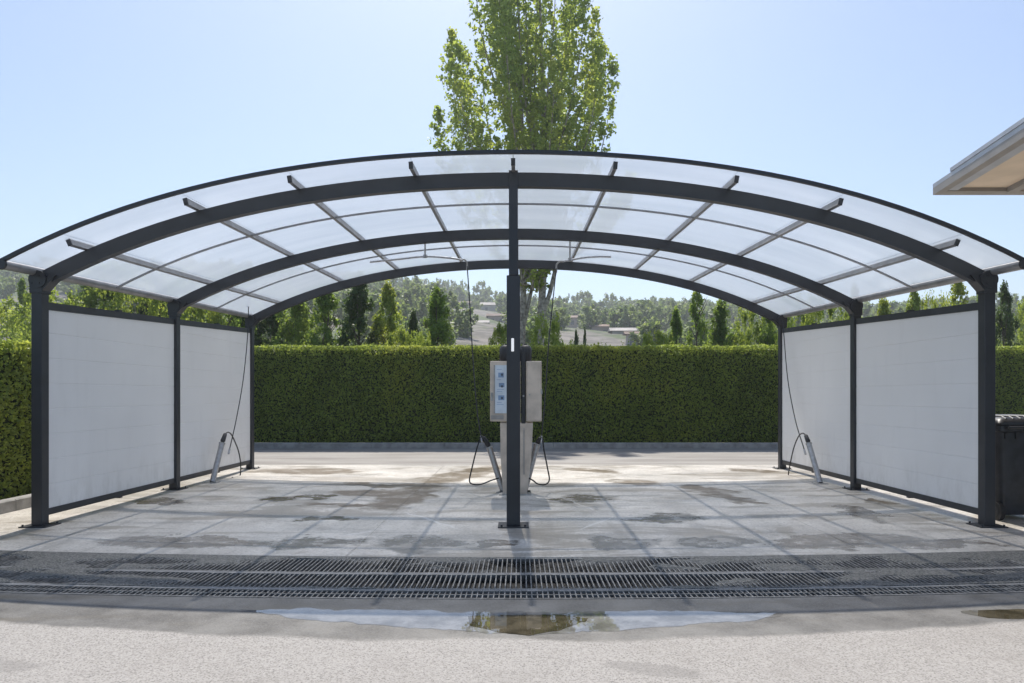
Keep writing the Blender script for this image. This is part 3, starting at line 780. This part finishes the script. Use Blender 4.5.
HOUSE_SPOTS = [(492, 250), (464, 270), (497, 190), (478, 160), (460, 180), (487, 120), (568, 200), (623, 130), (600, 150), (637, 110)]
def far_wood():
    rng = np.random.default_rng(77); rr = random.Random(77); C, Nn, Sz = [], [], []
    pools = []
    for i in range(5):
        me = FT[i]; n = len(me.vertices); a = np.empty(n * 3, np.float32); me.vertices.foreach_get('co', a); pools.append(a.reshape(-1, 3))
    V = []
    cnt = 0
    while cnt < 1700:
        d = rr.uniform(75, 350); px = rr.uniform(-120, 1150)
        x = (px - XV) * d / F + CX; 
        if any(abs(px - hx) < 9 and hd - 75 < d < hd + 6 for hx, hd in HOUSE_SPOTS): continue
        dens = fbm(x * .03 + 10, d * .03)
        op = 0.50 if (440 < px < 520 and d < 260) or (px < 60 and d < 300) or (560 < px < 640 and d < 190) else 0.25
        if px > 590 and d > 140: op = 0.1
        if dens < op + rr.uniform(-.05, .12): continue
        z = hgt(x, d) - .3
        s = rr.uniform(.45, 1.1) * (0.75 + d / 700)
        k = rr.randrange(4) if rr.random() > .10 else 4
        pv = pools[k] * s * np.array([1, 1, rr.uniform(.75, 1.15)]); a = rr.uniform(0, 6.28)
        ca, sa = math.cos(a), math.sin(a)
        q = np.stack([pv[:, 0] * ca - pv[:, 1] * sa + x, pv[:, 0] * sa + pv[:, 1] * ca + d, pv[:, 2] + z], 1)
        V.append(q); cnt += 1
    v = np.concatenate(V).astype(np.float32); n = len(v) // 4
    me = bpy.data.meshes.new('hillside_wood'); me.vertices.add(4 * n); me.vertices.foreach_set('co', v.ravel())
    me.loops.add(4 * n); me.loops.foreach_set('vertex_index', np.arange(4 * n, dtype=np.int32))
    me.polygons.add(n); me.polygons.foreach_set('loop_start', np.arange(0, 4 * n, 4, dtype=np.int32))
    me.materials.append(M['leaf_far']); me.update(calc_edges=True)
    o = link('hillside_wood', me)
    tag(o, 'mixed green wood and scrub covering the distant hillside', 'wood', kind='stuff')
far_wood()

def house(px, py, d, w, h, wallm, roofm, label, ang=0.2):
    w *= .55; h *= .75
    p = P(px, py, d); z = hgt(p.x, d) - 1.2
    z = min(z, p.z); b = Vector((p.x, d, z)); top = max(h, p.z + h - z)
    root = thing('hill_house', b, label, 'house', 'small houses on the far hillside')
    dp = w * .6
    mb = MB().box(b.x - w / 2, b.x + w / 2, d - dp / 2, d + dp / 2, z, z + top)
    mb.build('wall', wallm, root)
    r = MB(); e = .5; zt = z + top
    A = [(b.x - w / 2 - e, d - dp / 2 - e, zt + .02), (b.x - w / 2 - e, d + dp / 2 + e, zt + .02), (b.x - w / 2 - e, d, zt + dp * .28)]
    r.strip([[Vector(q) for q in A], [Vector(q) + Vector((w + 2 * e, 0, 0)) for q in A]])
    r.build('roof', roofm, root)
    n = max(2, int(w / 3))
    for i in range(n):
        x = b.x - w / 2 + (i + .5) * w / n
        MB().box(x - .45, x + .45, d - dp / 2 - .04, d - dp / 2 + .1, zt - 2.0, zt - .8).build('window', M['glass_dark'], root)
HS = [(492, 313, 250, 14, 3.5, 0, 1, 'long pale roofed house high on the hill left of the centre post'),
      (464, 309, 270, 9, 3, 1, 0, 'small reddish house high on the hill beside the hanging hose'),
      (497, 326, 190, 9, 3.5, 1, 0, 'rose coloured house half way down the hill left of the centre post'),
      (478, 333, 160, 8, 3, 1, 1, 'low house with a pale roof right of the hanging hose'),
      (460, 327, 180, 7, 3, 1, 0, 'small brown house left of the hanging hose'),
      (487, 343, 120, 7, 2.6, 0, 1, 'lowest pale house just over the hedge left of the centre post'),
      (568, 326, 200, 9, 3, 1, 0, 'reddish house on the slope right of the poplar trunk'),
      (623, 341, 130, 8, 2.4, 0, 1, 'long pale house just over the hedge right of the poplar'),
      (600, 336, 150, 7, 2.6, 1, 0, 'small rose house above the hedge right of two dark conifers'),
      (637, 346, 110, 6, 2.4, 0, 0, 'small pale house at the foot of the hill right of the long one')]
for px, py, d, w, h, wm, rm, lab in HS:
    house(px, py, d, w, h, M['house_wall_pink' if wm else 'house_wall'], M['house_roof_pale' if rm else 'house_roof'], lab)

# ------------------------------------------------------------------ the canopy
D1, D2, D3 = 7.549, 10.515, 13.481
def z0(y): return 3.846 + 0.0344 * (y - D1)
def drop(x): return 0.0308 * x * x + 0.00035 * x ** 4
def az(x, y): return z0(y) - drop(x)
def arc(y, off, hh, hw, x0, x1, n=48):
    sec = []
    for i in range(n + 1):
        x = x0 + (x1 - x0) * i / n; s = -(0.0616 * x + 0.0014 * x ** 3); nx, nz = -s, 1.0; l = math.hypot(nx, nz); nx /= l; nz /= l
        c = Vector((x, y, az(x, y))) + Vector((nx, 0, nz)) * off; N_ = Vector((nx, 0, nz)) * hh
        sec.append([c - N_ + Vector((0, -hw, 0)), c - N_ + Vector((0, hw, 0)), c + N_ + Vector((0, hw, 0)), c + N_ + Vector((0, -hw, 0))])
    return sec
can = thing('wash_canopy', (0, D2, 0), 'wide arched carport of dark grey steel with milky roof sheets over two wash bays', 'canopy')
PXX = 5.275
for (d, side) in [(d, s) for d in (D1, D2, D3) for s in (-1, 1)]:
    x = side * PXX; zt = az(5.2, d) - 0.07; hw = .06
    y0 = d if d == D1 else d - .0
    p = MB().box(x - hw, x + hw, y0, y0 + .12, 0.012, zt, .006).build('post', M['steel'], can)
    bp = MB().box(x - .15, x + .15, y0 - .07, y0 + .19, 0, .012)
    for bx in (-.12, .12):
        for by in (-.045, .165): bp.tube([(x + bx, y0 + by, .012), (x + bx, y0 + by, .032)], .011, 6)
    bp.build('base_plate', M['steel'], p)
    # rounded knuckle and cheek plate where beam and post meet
    kn = MB().tube([(x - side * .02, y0 - .02, zt + .05), (x - side * .02, y0 + .14, zt + .05)], .098, 18)
    for bx, bz in ((-.045, -.06), (.045, -.06), (-.045, .06), (.045, .06)): kn.tube([(x + bx * .9, y0 - .027, zt + .05 + bz * .7), (x + bx * .9, y0 - .012, zt + .05 + bz * .7)], .011, 6)
    kn.box(x - .07, x + .07, y0 - .012, y0 + .132, zt - .10, zt + .04)
    kn.add([(x - side * .07, y0 - .008, zt - .07), (x - side * .07, y0 + .128, zt - .07), (x - side * .22, y0 + .128, zt + .10), (x - side * .22, y0 - .008, zt + .10), (x - side * .07, y0 - .008, zt + .06), (x - side * .07, y0 + .128, zt + .06)],
           [(0, 1, 2, 3), (3, 2, 5, 4), (0, 3, 4), (1, 5, 2), (0, 4, 5, 1)])
    kn.build('knuckle_joint', M['steel'], p, smooth=True)
for k, d in enumerate((D1, D2, D3)):
    zt = 2.785 if k == 0 else 2.9 + .1 * k
    hw = .075 if k == 0 else .062
    p = MB().box(-hw, hw, d - .0, d + .15, 0.012, zt, .006).build('post', M['steel'], can)
    bp = MB().box(-.17, .17, d - .08, d + .23, 0, .012)
    for bx in (-.13, .13): bp.tube([(bx, d - .05, .012), (bx, d - .05, .034)], .012, 6)
    bp.build('base_plate', M['steel'], p)
    MB().box(-.050 + (.0 if k else -.0), .050, d + .0 - .004 * (k == 0), d + .09, zt, az(0, d) + (.10 if k == 0 else -.078), .004).build('king_post', M['steel'], can)
    if k == 0:
        lp = MB().box(-.023, .007, d - .018, d, 1.94, 2.085, .004).build('post_lamp', M['lamp'], p)
    MB().strip(arc(d + .06, 0, .078, .045, -5.2, 5.2)).build('arch_beam', M['steel'], can)
RY0, RY1 = 7.12, 13.95
PUR = (-4.70, -3.47, -2.37, -1.085, 0, 1.085, 2.37, 3.47, 4.70)
for x in PUR:
    s = -(0.0616 * x + 0.0014 * x ** 3); nrm = Vector((-s, 0, 1)).normalized(); tg = Vector((nrm.z, 0, -nrm.x))
    sec = []
    for y in (7.30, 13.85):
        c = Vector((x, y, az(x, y))) + nrm * (.078 + .037)
        sec.append([c - tg * .02 - nrm * .037, c + tg * .02 - nrm * .037, c + tg * .02 + nrm * .037, c - tg * .02 + nrm * .037])
    p = MB().strip(sec).build('purlin', M['alu'], can)
    cap = []
    for y in (7.288, 7.2995):
        c = Vector((x, y, az(x, y))) + nrm * (.078 + .037)
        cap.append([c - tg * .023 - nrm * .040, c + tg * .023 - nrm * .040, c + tg * .023 + nrm * .0365, c - tg * .023 + nrm * .0365])
    MB().strip(cap).build('end_cap', M['steel'], p)
for y in (9.03, 12.0):
    MB().strip(arc(y, .078 + .012, .010, .015, -5.22, 5.22)).build('glazing_bar', M['alu'], can)
EX = 5.28
edges = (-EX,) + PUR + (EX,)
for a, b in zip(edges, edges[1:]):
    vs, n = [], 8; ys = [RY0 + i * (RY1 - RY0) / 6 for i in range(7)]
    top = MB()
    g = {}
    for lay, off in ((0, .155), (1, .167)):
        for j, y in enumerate(ys):
            for i in range(n + 1):
                x = a + .003 + (b - a - .006) * i / n
                g[lay, j, i] = len(top.v); top.v.append(Vector((x, y, az(x, y) + off)))
    for j in range(6):
        for i in range(n):
            for lay in (0, 1): top.f.append((g[lay, j, i], g[lay, j, i + 1], g[lay, j + 1, i + 1], g[lay, j + 1, i]))
    for i in range(n):
        for j in (0, 6): top.f.append((g[0, j, i], g[0, j, i + 1], g[1, j, i + 1], g[1, j, i]))
    for j in range(6):
        for i in (0, n): top.f.append((g[0, j, i], g[0, j + 1, i], g[1, j + 1, i], g[1, j, i]))
    top.build('roof_sheet', M['poly'], can, smooth=True)
for y in (RY0 - .02, RY1 + .02):
    MB().strip(arc(y, .155, .019, .019, -EX - .02, EX + .02)).build('edge_trim', M['steel'], can)
for s in (-1, 1):
    pts = [(s * (EX + .03), y, az(EX, y) + .115) for y in (RY0 - .03, 9, 11, RY1 + .03)]
    tb = MB().tube(pts, .050, 14).build('eave_tube', M['alu'], can, smooth=True)
    MB().tube([(s * (EX + .03), RY0 - .055, az(EX, RY0) + .115), (s * (EX + .03), RY0 - .028, az(EX, RY0) + .115)], .058, 14).build('end_cap', M['steel'], tb, smooth=True)

# side walls -----------------------------------------------------------
def ztop(y): return 2.427 + .0465 * (y - 7.65)
for side, sn in ((-1, 'left'), (1, 'right')):
    for k, (ya, yb) in enumerate(((D1 + .125, D2 - .005), (D2 + .125, D3 - .005))):
        x = side * PXX
        lab = f"white boarded wall panel on the {sn} side, the {'larger one nearest the camera' if k == 0 else 'smaller one at the rear with a hose before it'}"
        root = thing('side_wall', (x, (ya + yb) / 2, .1), lab, 'wall panel', 'white side walls of the canopy')
        # boards with V joints, one mesh
        mb = MB(); zb = .165; th = .022; hgt_b = .285; z = zb; zs = [zb]
        while z + hgt_b < ztop(ya) - .06: z += hgt_b; zs.append(z)
        for i, z in enumerate(zs):
            z1 = zs[i + 1] if i + 1 < len(zs) else None
            za = (z1 or ztop(ya)); zbk = (z1 or ztop(yb))
            if z1 is None and ztop(ya) - z < .03: za = z + .03
            b = .006
            if z1 and ztop(ya) < z1:      # the board cut by the sloping rail
                za = ztop(ya)
            prof = lambda zz0, zz1: [(x - th, zz0 + b), (x - th + b, zz0), (x + th - b, zz0), (x + th, zz0 + b), (x + th, zz1 - b), (x + th - b, zz1), (x - th + b, zz1), (x - th, zz1 - b)]
            mb.strip([[Vector((q[0], ya, q[1])) for q in prof(z, za)], [Vector((q[0], yb, q[1])) for q in prof(z, zbk)]])
        mb.build('panel', M['panel'], root)
        w = .032
        MB().strip([[Vector((x - w, y, ztop(y) - .012)), Vector((x + w, y, ztop(y) - .012)), Vector((x + w, y, ztop(y) + .075)), Vector((x - w, y, ztop(y) + .075))] for y in (ya, yb)]).build('top_rail', M['steel'], root)
        MB().box(x - w, x + w, ya, yb, .105, .180).build('bottom_rail', M['steel'], root)
        clip = MB()
        for t in (.5,):
            y = ya + (yb - ya) * t
            clip.box(x - .04, x + .04, y - .03, y + .03, .090, .104); clip.box(x - .036, x + .036, y - .03, y + .03, ztop(y) + .0755, ztop(y) + .095)
        clip.build('clip', M['steel'], root)

# ------------------------------------------------------------------ wash equipment
def smooth_path(pts, k=8):
    pts = [Vector(p) for p in pts]; out = []
    P_ = [pts[0] * 2 - pts[1]] + pts + [pts[-1] * 2 - pts[-2]]
    for i in range(1, len(P_) - 2):
        a, b, c, d = P_[i - 1:i + 3]
        for j in range(k):
            t = j / k
            out.append(0.5 * ((2 * b) + (c - a) * t + (2 * a - 5 * b + 4 * c - d) * t * t + (3 * b - a - 3 * c + d) * t ** 3))
    out.append(pts[-1]); return out
def holder(base, top, grip, label):
    base, top, grip = Vector(base), Vector(top), Vector(grip)
    root = thing('lance_holder', base, label, 'lance holder', 'steel lance holders standing on the wash floor')
    MB().tube([base + Vector((0, 0, .01)), top], [.045, .045], 14).build('holder_tube', M['tube'], root, smooth=True)
    MB().box(base.x - .10, base.x + .10, base.y - .09, base.y + .09, 0.001, .012).build('base_plate', M['galv'], root)
    d = (top - base).normalized()
    MB().tube([top - d * .005, top + d * .012], [.052, .052], 14).build('collar', M['galv'], root, smooth=True)
def hose(loop, top, up, grip_a, grip_b, label):
    root = thing('pressure_hose', loop[0], label, 'hose', 'black pressure hoses with spray lances')
    MB().tube(smooth_path(loop), .011, 8).build('hose', M['rubber'], root, smooth=True)
    MB().tube(smooth_path(up, 12), .009, 8).build('supply_line', M['rubber'], root, smooth=True)
    a, b = Vector(grip_a), Vector(grip_b); d = (b - a)
    h = MB().tube([a, a + d * .15, a + d * .5, a + d * .9, b], [.030, .040, .036, .032, .018], 12); g = h.build('spray_grip', M['rubber'], root, smooth=True)
    c = Vector(up[-1]); c0 = Vector(up[-2]); dd = (c - c0).normalized()
    MB().tube([c, c + dd * .10], .017, 8).build('coupling', M['tube'], root, smooth=True)
# centre left
s = 10.28
b = G(503, 492); t = P(489.5, 448, 10.3); gA = P(489, 446.5, 10.3); gB = P(483, 436.5, 10.3)
holder(b, t, gB, 'leaning steel lance holder on the left of the centre post')
boomL = P(467, 263, 11.2)
hose([gB, P(481, 437, 10.3), P(477, 448, 10.3), P(472, 468, 10.3), P(469.5, 481, 10.3), P(474, 484.5, 10.25), P(482, 484, 10.2), P(491, 480.5, 10.2), P(499, 478, 10.25)], None,
     [boomL + Vector((0, 0, -.02)), P(469.5, 300, 11.1), P(473, 360, 10.8), P(477, 410, 10.5), P(481, 436, 10.32)], gA, gB, 'black hose hanging left of the centre post from the left ceiling boom')
# centre right
b = G(524.5, 492); t = P(537, 445, 10.3); gA = P(537.3, 443.5, 10.3); gB = P(540.5, 437.5, 10.3)
holder(b, t, gB, 'leaning steel lance holder on the right of the centre post')
boomR = P(556.5, 265, 11.2)
hose([gB, P(542.5, 439, 10.3), P(544, 450, 10.3), P(547.5, 468, 10.3), P(549.3, 480, 10.3), P(545, 484.5, 10.25), P(538, 484, 10.2), P(533, 480.5, 10.2), P(528, 477.5, 10.25)], None,
     [boomR + Vector((0, 0, -.02)), P(553, 300, 11.1), P(548.5, 345, 10.9), P(545, 400, 10.6), P(541.5, 436, 10.32)], gA, gB, 'black hose hanging right of the centre post from the right ceiling boom')
# left wall
X = -5.03
b = Vector((-5.06, 11.4, 0)); t = PX(221.8, 443.6, X); gA = PX(222.2, 442, X); gB = PX(225.3, 433.5, X)
holder(b, t, gB, 'leaning steel lance holder in front of the left white wall')
hose([gB] + [PX(x, y, X + .02) for x, y in ((228.4, 432.3), (231.5, 435), (234.2, 440.5), (238, 450), (240.2, 461), (240.5, 471), (239.2, 478.4), (235.6, 481.8), (232, 477.4))], None,
     [PX(248.5, 297, -5.12), PX(247.5, 335, -5.11), PX(243, 380, -5.09), PX(236, 420, -5.05), PX(229.5, 449, -5.02)], gA, gB, 'black hose and lance hanging in front of the left white wall')
# right wall
X = 5.0
b = Vector((5.02, 11.25, 0)); t = PX(809, 444, X); gA = PX(808.6, 442.4, X); gB = PX(805.8, 435, X)
holder(b, t, gB, 'leaning steel lance holder in front of the right white wall')
hose([gB] + [PX(x, y, X - .02) for x, y in ((802.8, 433.3), (798.7, 436.4), (794, 447.7), (790.5, 463), (788.5, 475), (789, 482), (792.5, 481), (795.6, 478.4))], None,
     [PX(782.5, 318, 5.12), PX(784, 335, 5.11), PX(788, 380, 5.09), PX(795.5, 420, 5.05), PX(804.5, 450, 4.98)], gA, gB, 'black hose and lance hanging in front of the right white wall')
# ceiling booms
def boom(tip, pts, mount, label):
    root = thing('ceiling_boom', mount, label, 'boom', 'swinging steel booms under the canopy roof')
    MB().tube(smooth_path(pts, 6), .017, 10).build('boom_arm', M['tube'], root, smooth=True)
    m = Vector(mount)
    MB().tube([m, Vector((m.x, m.y, az(m.x, m.y) + .078))], .014, 10).build('swivel_mount', M['galv'], root, smooth=True)
    MB().tube([m + Vector((0, 0, -.02)), m + Vector((0, 0, .03))], .032, 12).build('swivel_head', M['tube'], root, smooth=True)
    tp = Vector(tip)
    MB().tube(smooth_path([Vector(pts[-1]), (Vector(pts[-1]) + tp) / 2 + Vector((0, 0, .03)), tp, tp + Vector((0, 0, -.12))], 5), .014, 8).build('boom_tip', M['galv'], root, smooth=True)
boom(boomL, [P(370, 262, 11.4), P(400, 259, 11.4), P(425, 256.5, 11.3), P(450, 258, 11.2), P(462, 260, 11.2)], P(425, 256.5, 11.3), 'long bent steel boom under the roof left of the centre post')
boom(boomR, [P(611, 256.8, 11.5), P(600, 256.5, 11.5), P(585, 257.5, 11.4), P(570, 260, 11.3), P(563, 261.5, 11.2)], P(570, 260, 11.3), 'shorter steel boom under the roof right of the centre post')

# cabinets on their pedestal, standing between the front and the middle centre post
yc = 9.95; sc = yc / F
def cx_(px): return (px - XV) * sc + CX
def cz_(py): return CH + (YH - py) * sc
ped = thing('cabinet_pedestal', (0, yc + .15, 0), 'beige steel pedestal behind the centre post carrying both cabinets', 'pedestal')
mb = MB()
sec = [[Vector((cx_(503), yc + .05, 0.01)), Vector((cx_(527), yc + .05, 0.01)), Vector((cx_(527), yc + .42, 0.01)), Vector((cx_(503), yc + .42, 0.01))],
       [Vector((cx_(500.5), yc + .03, .55)), Vector((cx_(531.5), yc + .03, .55)), Vector((cx_(531.5), yc + .44, .55)), Vector((cx_(500.5), yc + .44, .55))],
       [Vector((cx_(500), yc + .02, cz_(423))), Vector((cx_(533), yc + .02, cz_(423))), Vector((cx_(533), yc + .45, cz_(423))), Vector((cx_(500), yc + .45, cz_(423)))]]
mb.strip(sec).build('column', M['cabinet'], ped)
MB().box(cx_(523.5), cx_(524.5), yc + .010, yc + .03, .30, cz_(428)).build('seam', M['frame_grey'], ped)
MB().box(cx_(499), cx_(531), yc - .02, yc + .48, 0.0, .012).build('base_plate', M['galv'], ped)
def cabinet(px0, px1, label, screen):
    x0, x1, za, zb = cx_(px0), cx_(px1), cz_(421.5), cz_(361)
    r = thing('control_cabinet', ((x0 + x1) / 2, yc + .2, za), label, 'cabinet', 'steel control cabinets behind the centre post')
    MB().box(x0, x1, yc, yc + .42, za, zb, .008).build('body', M['cabinet'], r)
    # door lip, hinges, lock
    dx0, dx1 = x0 + .02, x1 - .015
    if screen:
        MB().box(x0 + .055, x0 + .075, yc - .014, yc, za + .12, zb - .06).build('panel_frame', M['frame_grey'], r)
        fr = MB().box(x0 + .075, x1 - .01, yc - .012, yc, za + .12, zb - .06).build('notice_panel', M['sign_white'], r)
        mk = MB(); zz = zb - .12; rr = random.Random(4); xl = x0 + .10
        for (a, b2, dz, h) in ((.0, .07, .0, .006), (.02, .10, .05, .07), (.0, .06, .15, .006), (.03, .11, .20, .06), (0, .1, .29, .006), (0, .08, .32, .006), (.02, .11, .38, .07), (0, .07, .48, .006), (.0, .1, .51, .006)):
            mk.box(xl + a, xl + b2, yc - .0145, yc - .0115, zz - dz - h, zz - dz)
        mk.build('printed_pictogram', M['sign_blue'], r)
        lk = MB()
        for dz in (.08, .25, .42):
            lk.tube([(xl + .075, yc - .0175, zz - dz), (xl + .075, yc - .0140, zz - dz)], .018, 10)
        lk.build('button', M['sign_dark'], r)
        MB().box(x0 + .010, x0 + .045, yc - .010, yc, za + .30, za + .42, .002).build('coin_slot', M['galv'], r)
        MB().box(x0 + .015, x0 + .20, yc - .010, yc, za + .03, za + .09, .002).build('vent', M['frame_grey'], r)
    else:
        MB().box(dx0, dx1, yc - .010, yc, za + .02, zb - .02, .003).build('door', M['cabinet'], r)
        MB().box(x1 - .012, x1 + .010, yc - .008, yc + .03, (za + zb) / 2 - .04, (za + zb) / 2 + .03).build('hinge', M['galv'], r)
        MB().tube([(dx0 + .03, yc - .022, (za + zb) / 2 - .05), (dx0 + .03, yc - .010, (za + zb) / 2 - .05)], .012, 10).build('lock', M['galv'], r)
cabinet(490, 520.5, 'beige control cabinet with a printed notice panel, left behind the centre post', True)
cabinet(526.2, 541.7, 'plain beige control cabinet with a closed door, right of the centre post', False)
r = thing('cable_duct', (cx_(524), yc + .1, cz_(424)), 'black vertical cable duct between the two beige cabinets', 'duct')
MB().box(cx_(521.2), cx_(525.8), yc + .02, yc + .2, cz_(424), cz_(352), .006).build('duct', M['rubber'], r)
MB().tube([(cx_(523.5), yc + .018, cz_(396)), (cx_(523.5), yc + .005, cz_(396))], .014, 10).build('knob', M['galv'], r)
for px0, px1, lab in ((499, 513, 'black rounded pump housing on top of the left cabinet'), (519.3, 532, 'black rounded pump housing above the gap beside the right cabinet')):
    x0, x1 = cx_(px0), cx_(px1); xm = (x0 + x1) / 2
    r = thing('pump_housing', (xm, yc + .2, cz_(361)), lab, 'pump housing', 'black pump housings over the cabinets')
    sec = []
    for zz, k in ((361, .86), (359, 1.0), (349, 1.0), (346, .86), (344.5, .55)):
        z = cz_(zz) + .001; hw = (x1 - x0) / 2 * k; hd = .16 * k; ring = []
        for q in range(16):
            a = 2 * math.pi * q / 16; ca, sa = math.cos(a), math.sin(a)
            ring.append(Vector((xm + hw * math.copysign(abs(ca) ** .6, ca), yc + .2 + hd * math.copysign(abs(sa) ** .6, sa), z)))
        sec.append(ring)
    MB().strip(sec).build('housing', M['rubber'], r, smooth=True)
    MB().box(xm - .02, xm + .02, yc + .18, yc + .22, cz_(344.6), cz_(344.6) + .025).build('lug', M['rubber'], r)

# ------------------------------------------------------------------ bin
def wheelie():
    x0, x1, y0, y1, H = 5.60, 6.25, 7.86, 8.60, 1.08
    r = thing('wheelie_bin', ((x0 + x1) / 2, (y0 + y1) / 2, 0), 'black plastic wheelie bin with a ribbed lid right of the front right post', 'bin')
    def ring(i, z, rr=.05):
        a0, a1, b0, b1 = x0 + i, x1 - i, y0 + i, y1 - i * 1.6; o = []
        for (cx, cy, st) in ((a1 - rr, b0 + rr, -90), (a1 - rr, b1 - rr, 0), (a0 + rr, b1 - rr, 90), (a0 + rr, b0 + rr, 180)):
            for k in range(5):
                a = math.radians(st + k * 22.5); o.append(Vector((cx + rr * math.cos(a), cy + rr * math.sin(a), z)))
        return o
    MB().strip([ring(.085, .06), ring(.075, .10), ring(.03, .9), ring(.025, 1.0)]).build('body', M['bin'], r, smooth=True)
    rim = MB().strip([ring(.012, .985), ring(.0, .995), ring(.0, 1.055), ring(.01, 1.065)]).build('rim', M['bin'], r, smooth=True)
    for k in range(5):
        xx = x0 + .06 + k * .125
        MB().strip([[Vector((xx, y0 + .002, .985)), Vector((xx + .05, y0 + .002, .985)), Vector((xx + .05, y0 + .04, .985)), Vector((xx, y0 + .04, .985))],
            [Vector((xx + .01, y0 + .015, .91)), Vector((xx + .04, y0 + .015, .91)), Vector((xx + .04, y0 + .04, .91)), Vector((xx + .01, y0 + .04, .91))]]).build('rib', M['bin'], r)
    lid = MB().strip([ring(-.015, 1.066), ring(-.018, 1.085), ring(.0, 1.115), ring(.06, 1.15)]).build('lid', M['bin'], r, smooth=True)
    for k in range(6):
        xx = x0 + .09 + k * .085
        MB().tube([(xx, y0 + .03, 1.125), (xx, y0 + .1, 1.152), (xx, y1 - .15, 1.154), (xx, y1 - .06, 1.13)], .016, 8).build('rib', M['bin'], lid, smooth=True)
    MB().tube([(x0 + .05, y0 - .07, 1.04), (x1 - .05, y0 - .07, 1.04)], .016, 10).build('handle', M['bin'], r, smooth=True)
    ar = MB()
    for xx in (x0 + .07, (x0 + x1) / 2, x1 - .07): ar.box(xx - .012, xx + .012, y0 - .07, y0 + .005, 1.02, 1.05)
    ar.build('bracket', M['bin'], r)
    for xx in (x0 + .01, x1 - .06):
        w = MB().tube([(xx, y0 + .09, .10), (xx + .05, y0 + .09, .10)], .10, 24).build('wheel', M['rubber'], r, smooth=True)
        MB().tube([(xx - .004, y0 + .09, .10), (xx + .054, y0 + .09, .10)], .05, 16).build('hub', M['bin'], w, smooth=True)
    MB().tube([(x0 + .03, y0 + .09, .10), (x1 - .03, y0 + .09, .10)], .012, 8).build('axle', M['galv'], r)
wheelie()
bpy.data.objects['wheelie_bin'].scale = (1, 1, 1.045)

# ------------------------------------------------------------------ neighbouring building, only its eave corner shows
def eave():
    d = 10.0; c = P(933, 195, d)
    r = thing('service_building', (9.5, 6, 0), 'building at the right with an overhanging beige roof corner', 'building')
    u = Vector((-.1444, -.9895, 0)); v = Vector((1, 0, 0)); z = Vector((0, 0, 1)); L1, L2 = 7.5, 6.0
    def slab(name, a0, a1, b0, b1, zz0, zz1, m, par=r):
        """slab spanned along u (towards the camera) and v (to the right)"""
        pts = [c + u * a + v * b for a, b in ((a0, b0), (a0, b1), (a1, b1), (a1, b0))]
        return MB().strip([[p + z * zz0 for p in pts], [p + z * zz1 for p in pts]]).build(name, m, par)
    roof = slab('roof', .0, L1, .0, L2, .10, .16, M['gutter'])
    slab('soffit', .19, L1 - .01, .27, L2 - .01, .055, .098, M['soffit'], roof)
    slab('fascia', 0, .19, .001, L2, .0, .099, M['fascia'])
    slab('fascia', .192, L1, .001, .115, .0, .099, M['fascia'])
    slab('verge_board', .192, L1, .117, .265, .012, .097, M['gutter'])
    slab('gutter', .55, L1, -.012, .05, .163, .215, M['gutter'])
    slab('gutter', .58, L1, .052, L2, .163, .235, M['gutter'])
    # rafter under the soffit, running diagonally to the corner
    a = c + v * 1.05 + u * .195; b = c + v * 1.12 + u * 6.2
    n = (b - a).cross(z).normalized() * .07
    MB().strip([[q - n - z * .02, q + n - z * .02, q + n + z * .054, q - n + z * .054] for q in (a, b)]).build('rafter', M['fascia'], r)
    MB().box(8.6, 12.3, 2.4, 9.4, 0, c.z + .05).build('wall', M['plaster'], r)
    w = MB().box(8.56, 8.598, 4.5, 6.0, 1.0, 2.2).build('window', M['glass_dark'], r)
    MB().box(8.53, 8.60, 4.42, 6.08, .92, .998).build('sill', M['kerb'], w)
    MB().box(8.55, 8.598, 7.0, 7.95, .01, 2.1).build('door', M['fascia'], r)
eave()

# ------------------------------------------------------------------ air
HZ = 0.0010
if HZ > 0:
    m = bpy.data.materials.new('haze'); m.use_nodes = True; t = m.node_tree
    t.nodes.remove(t.nodes['Principled BSDF'])
    pv = t.nodes.new('ShaderNodeVolumePrincipled'); pv.inputs['Color'].default_value = (0.90, 0.95, 1.0, 1)
    pv.inputs['Density'].default_value = HZ; pv.inputs['Anisotropy'].default_value = 0.3
    t.links.new(pv.outputs[0], t.nodes['Material Output'].inputs['Volume'])
    hz = MB().box(-1900, 1900, -60.5, 650, -3, 90).build('haze', m)
    tag(hz, 'thin pale summer haze over the hillside', 'haze', kind='stuff')
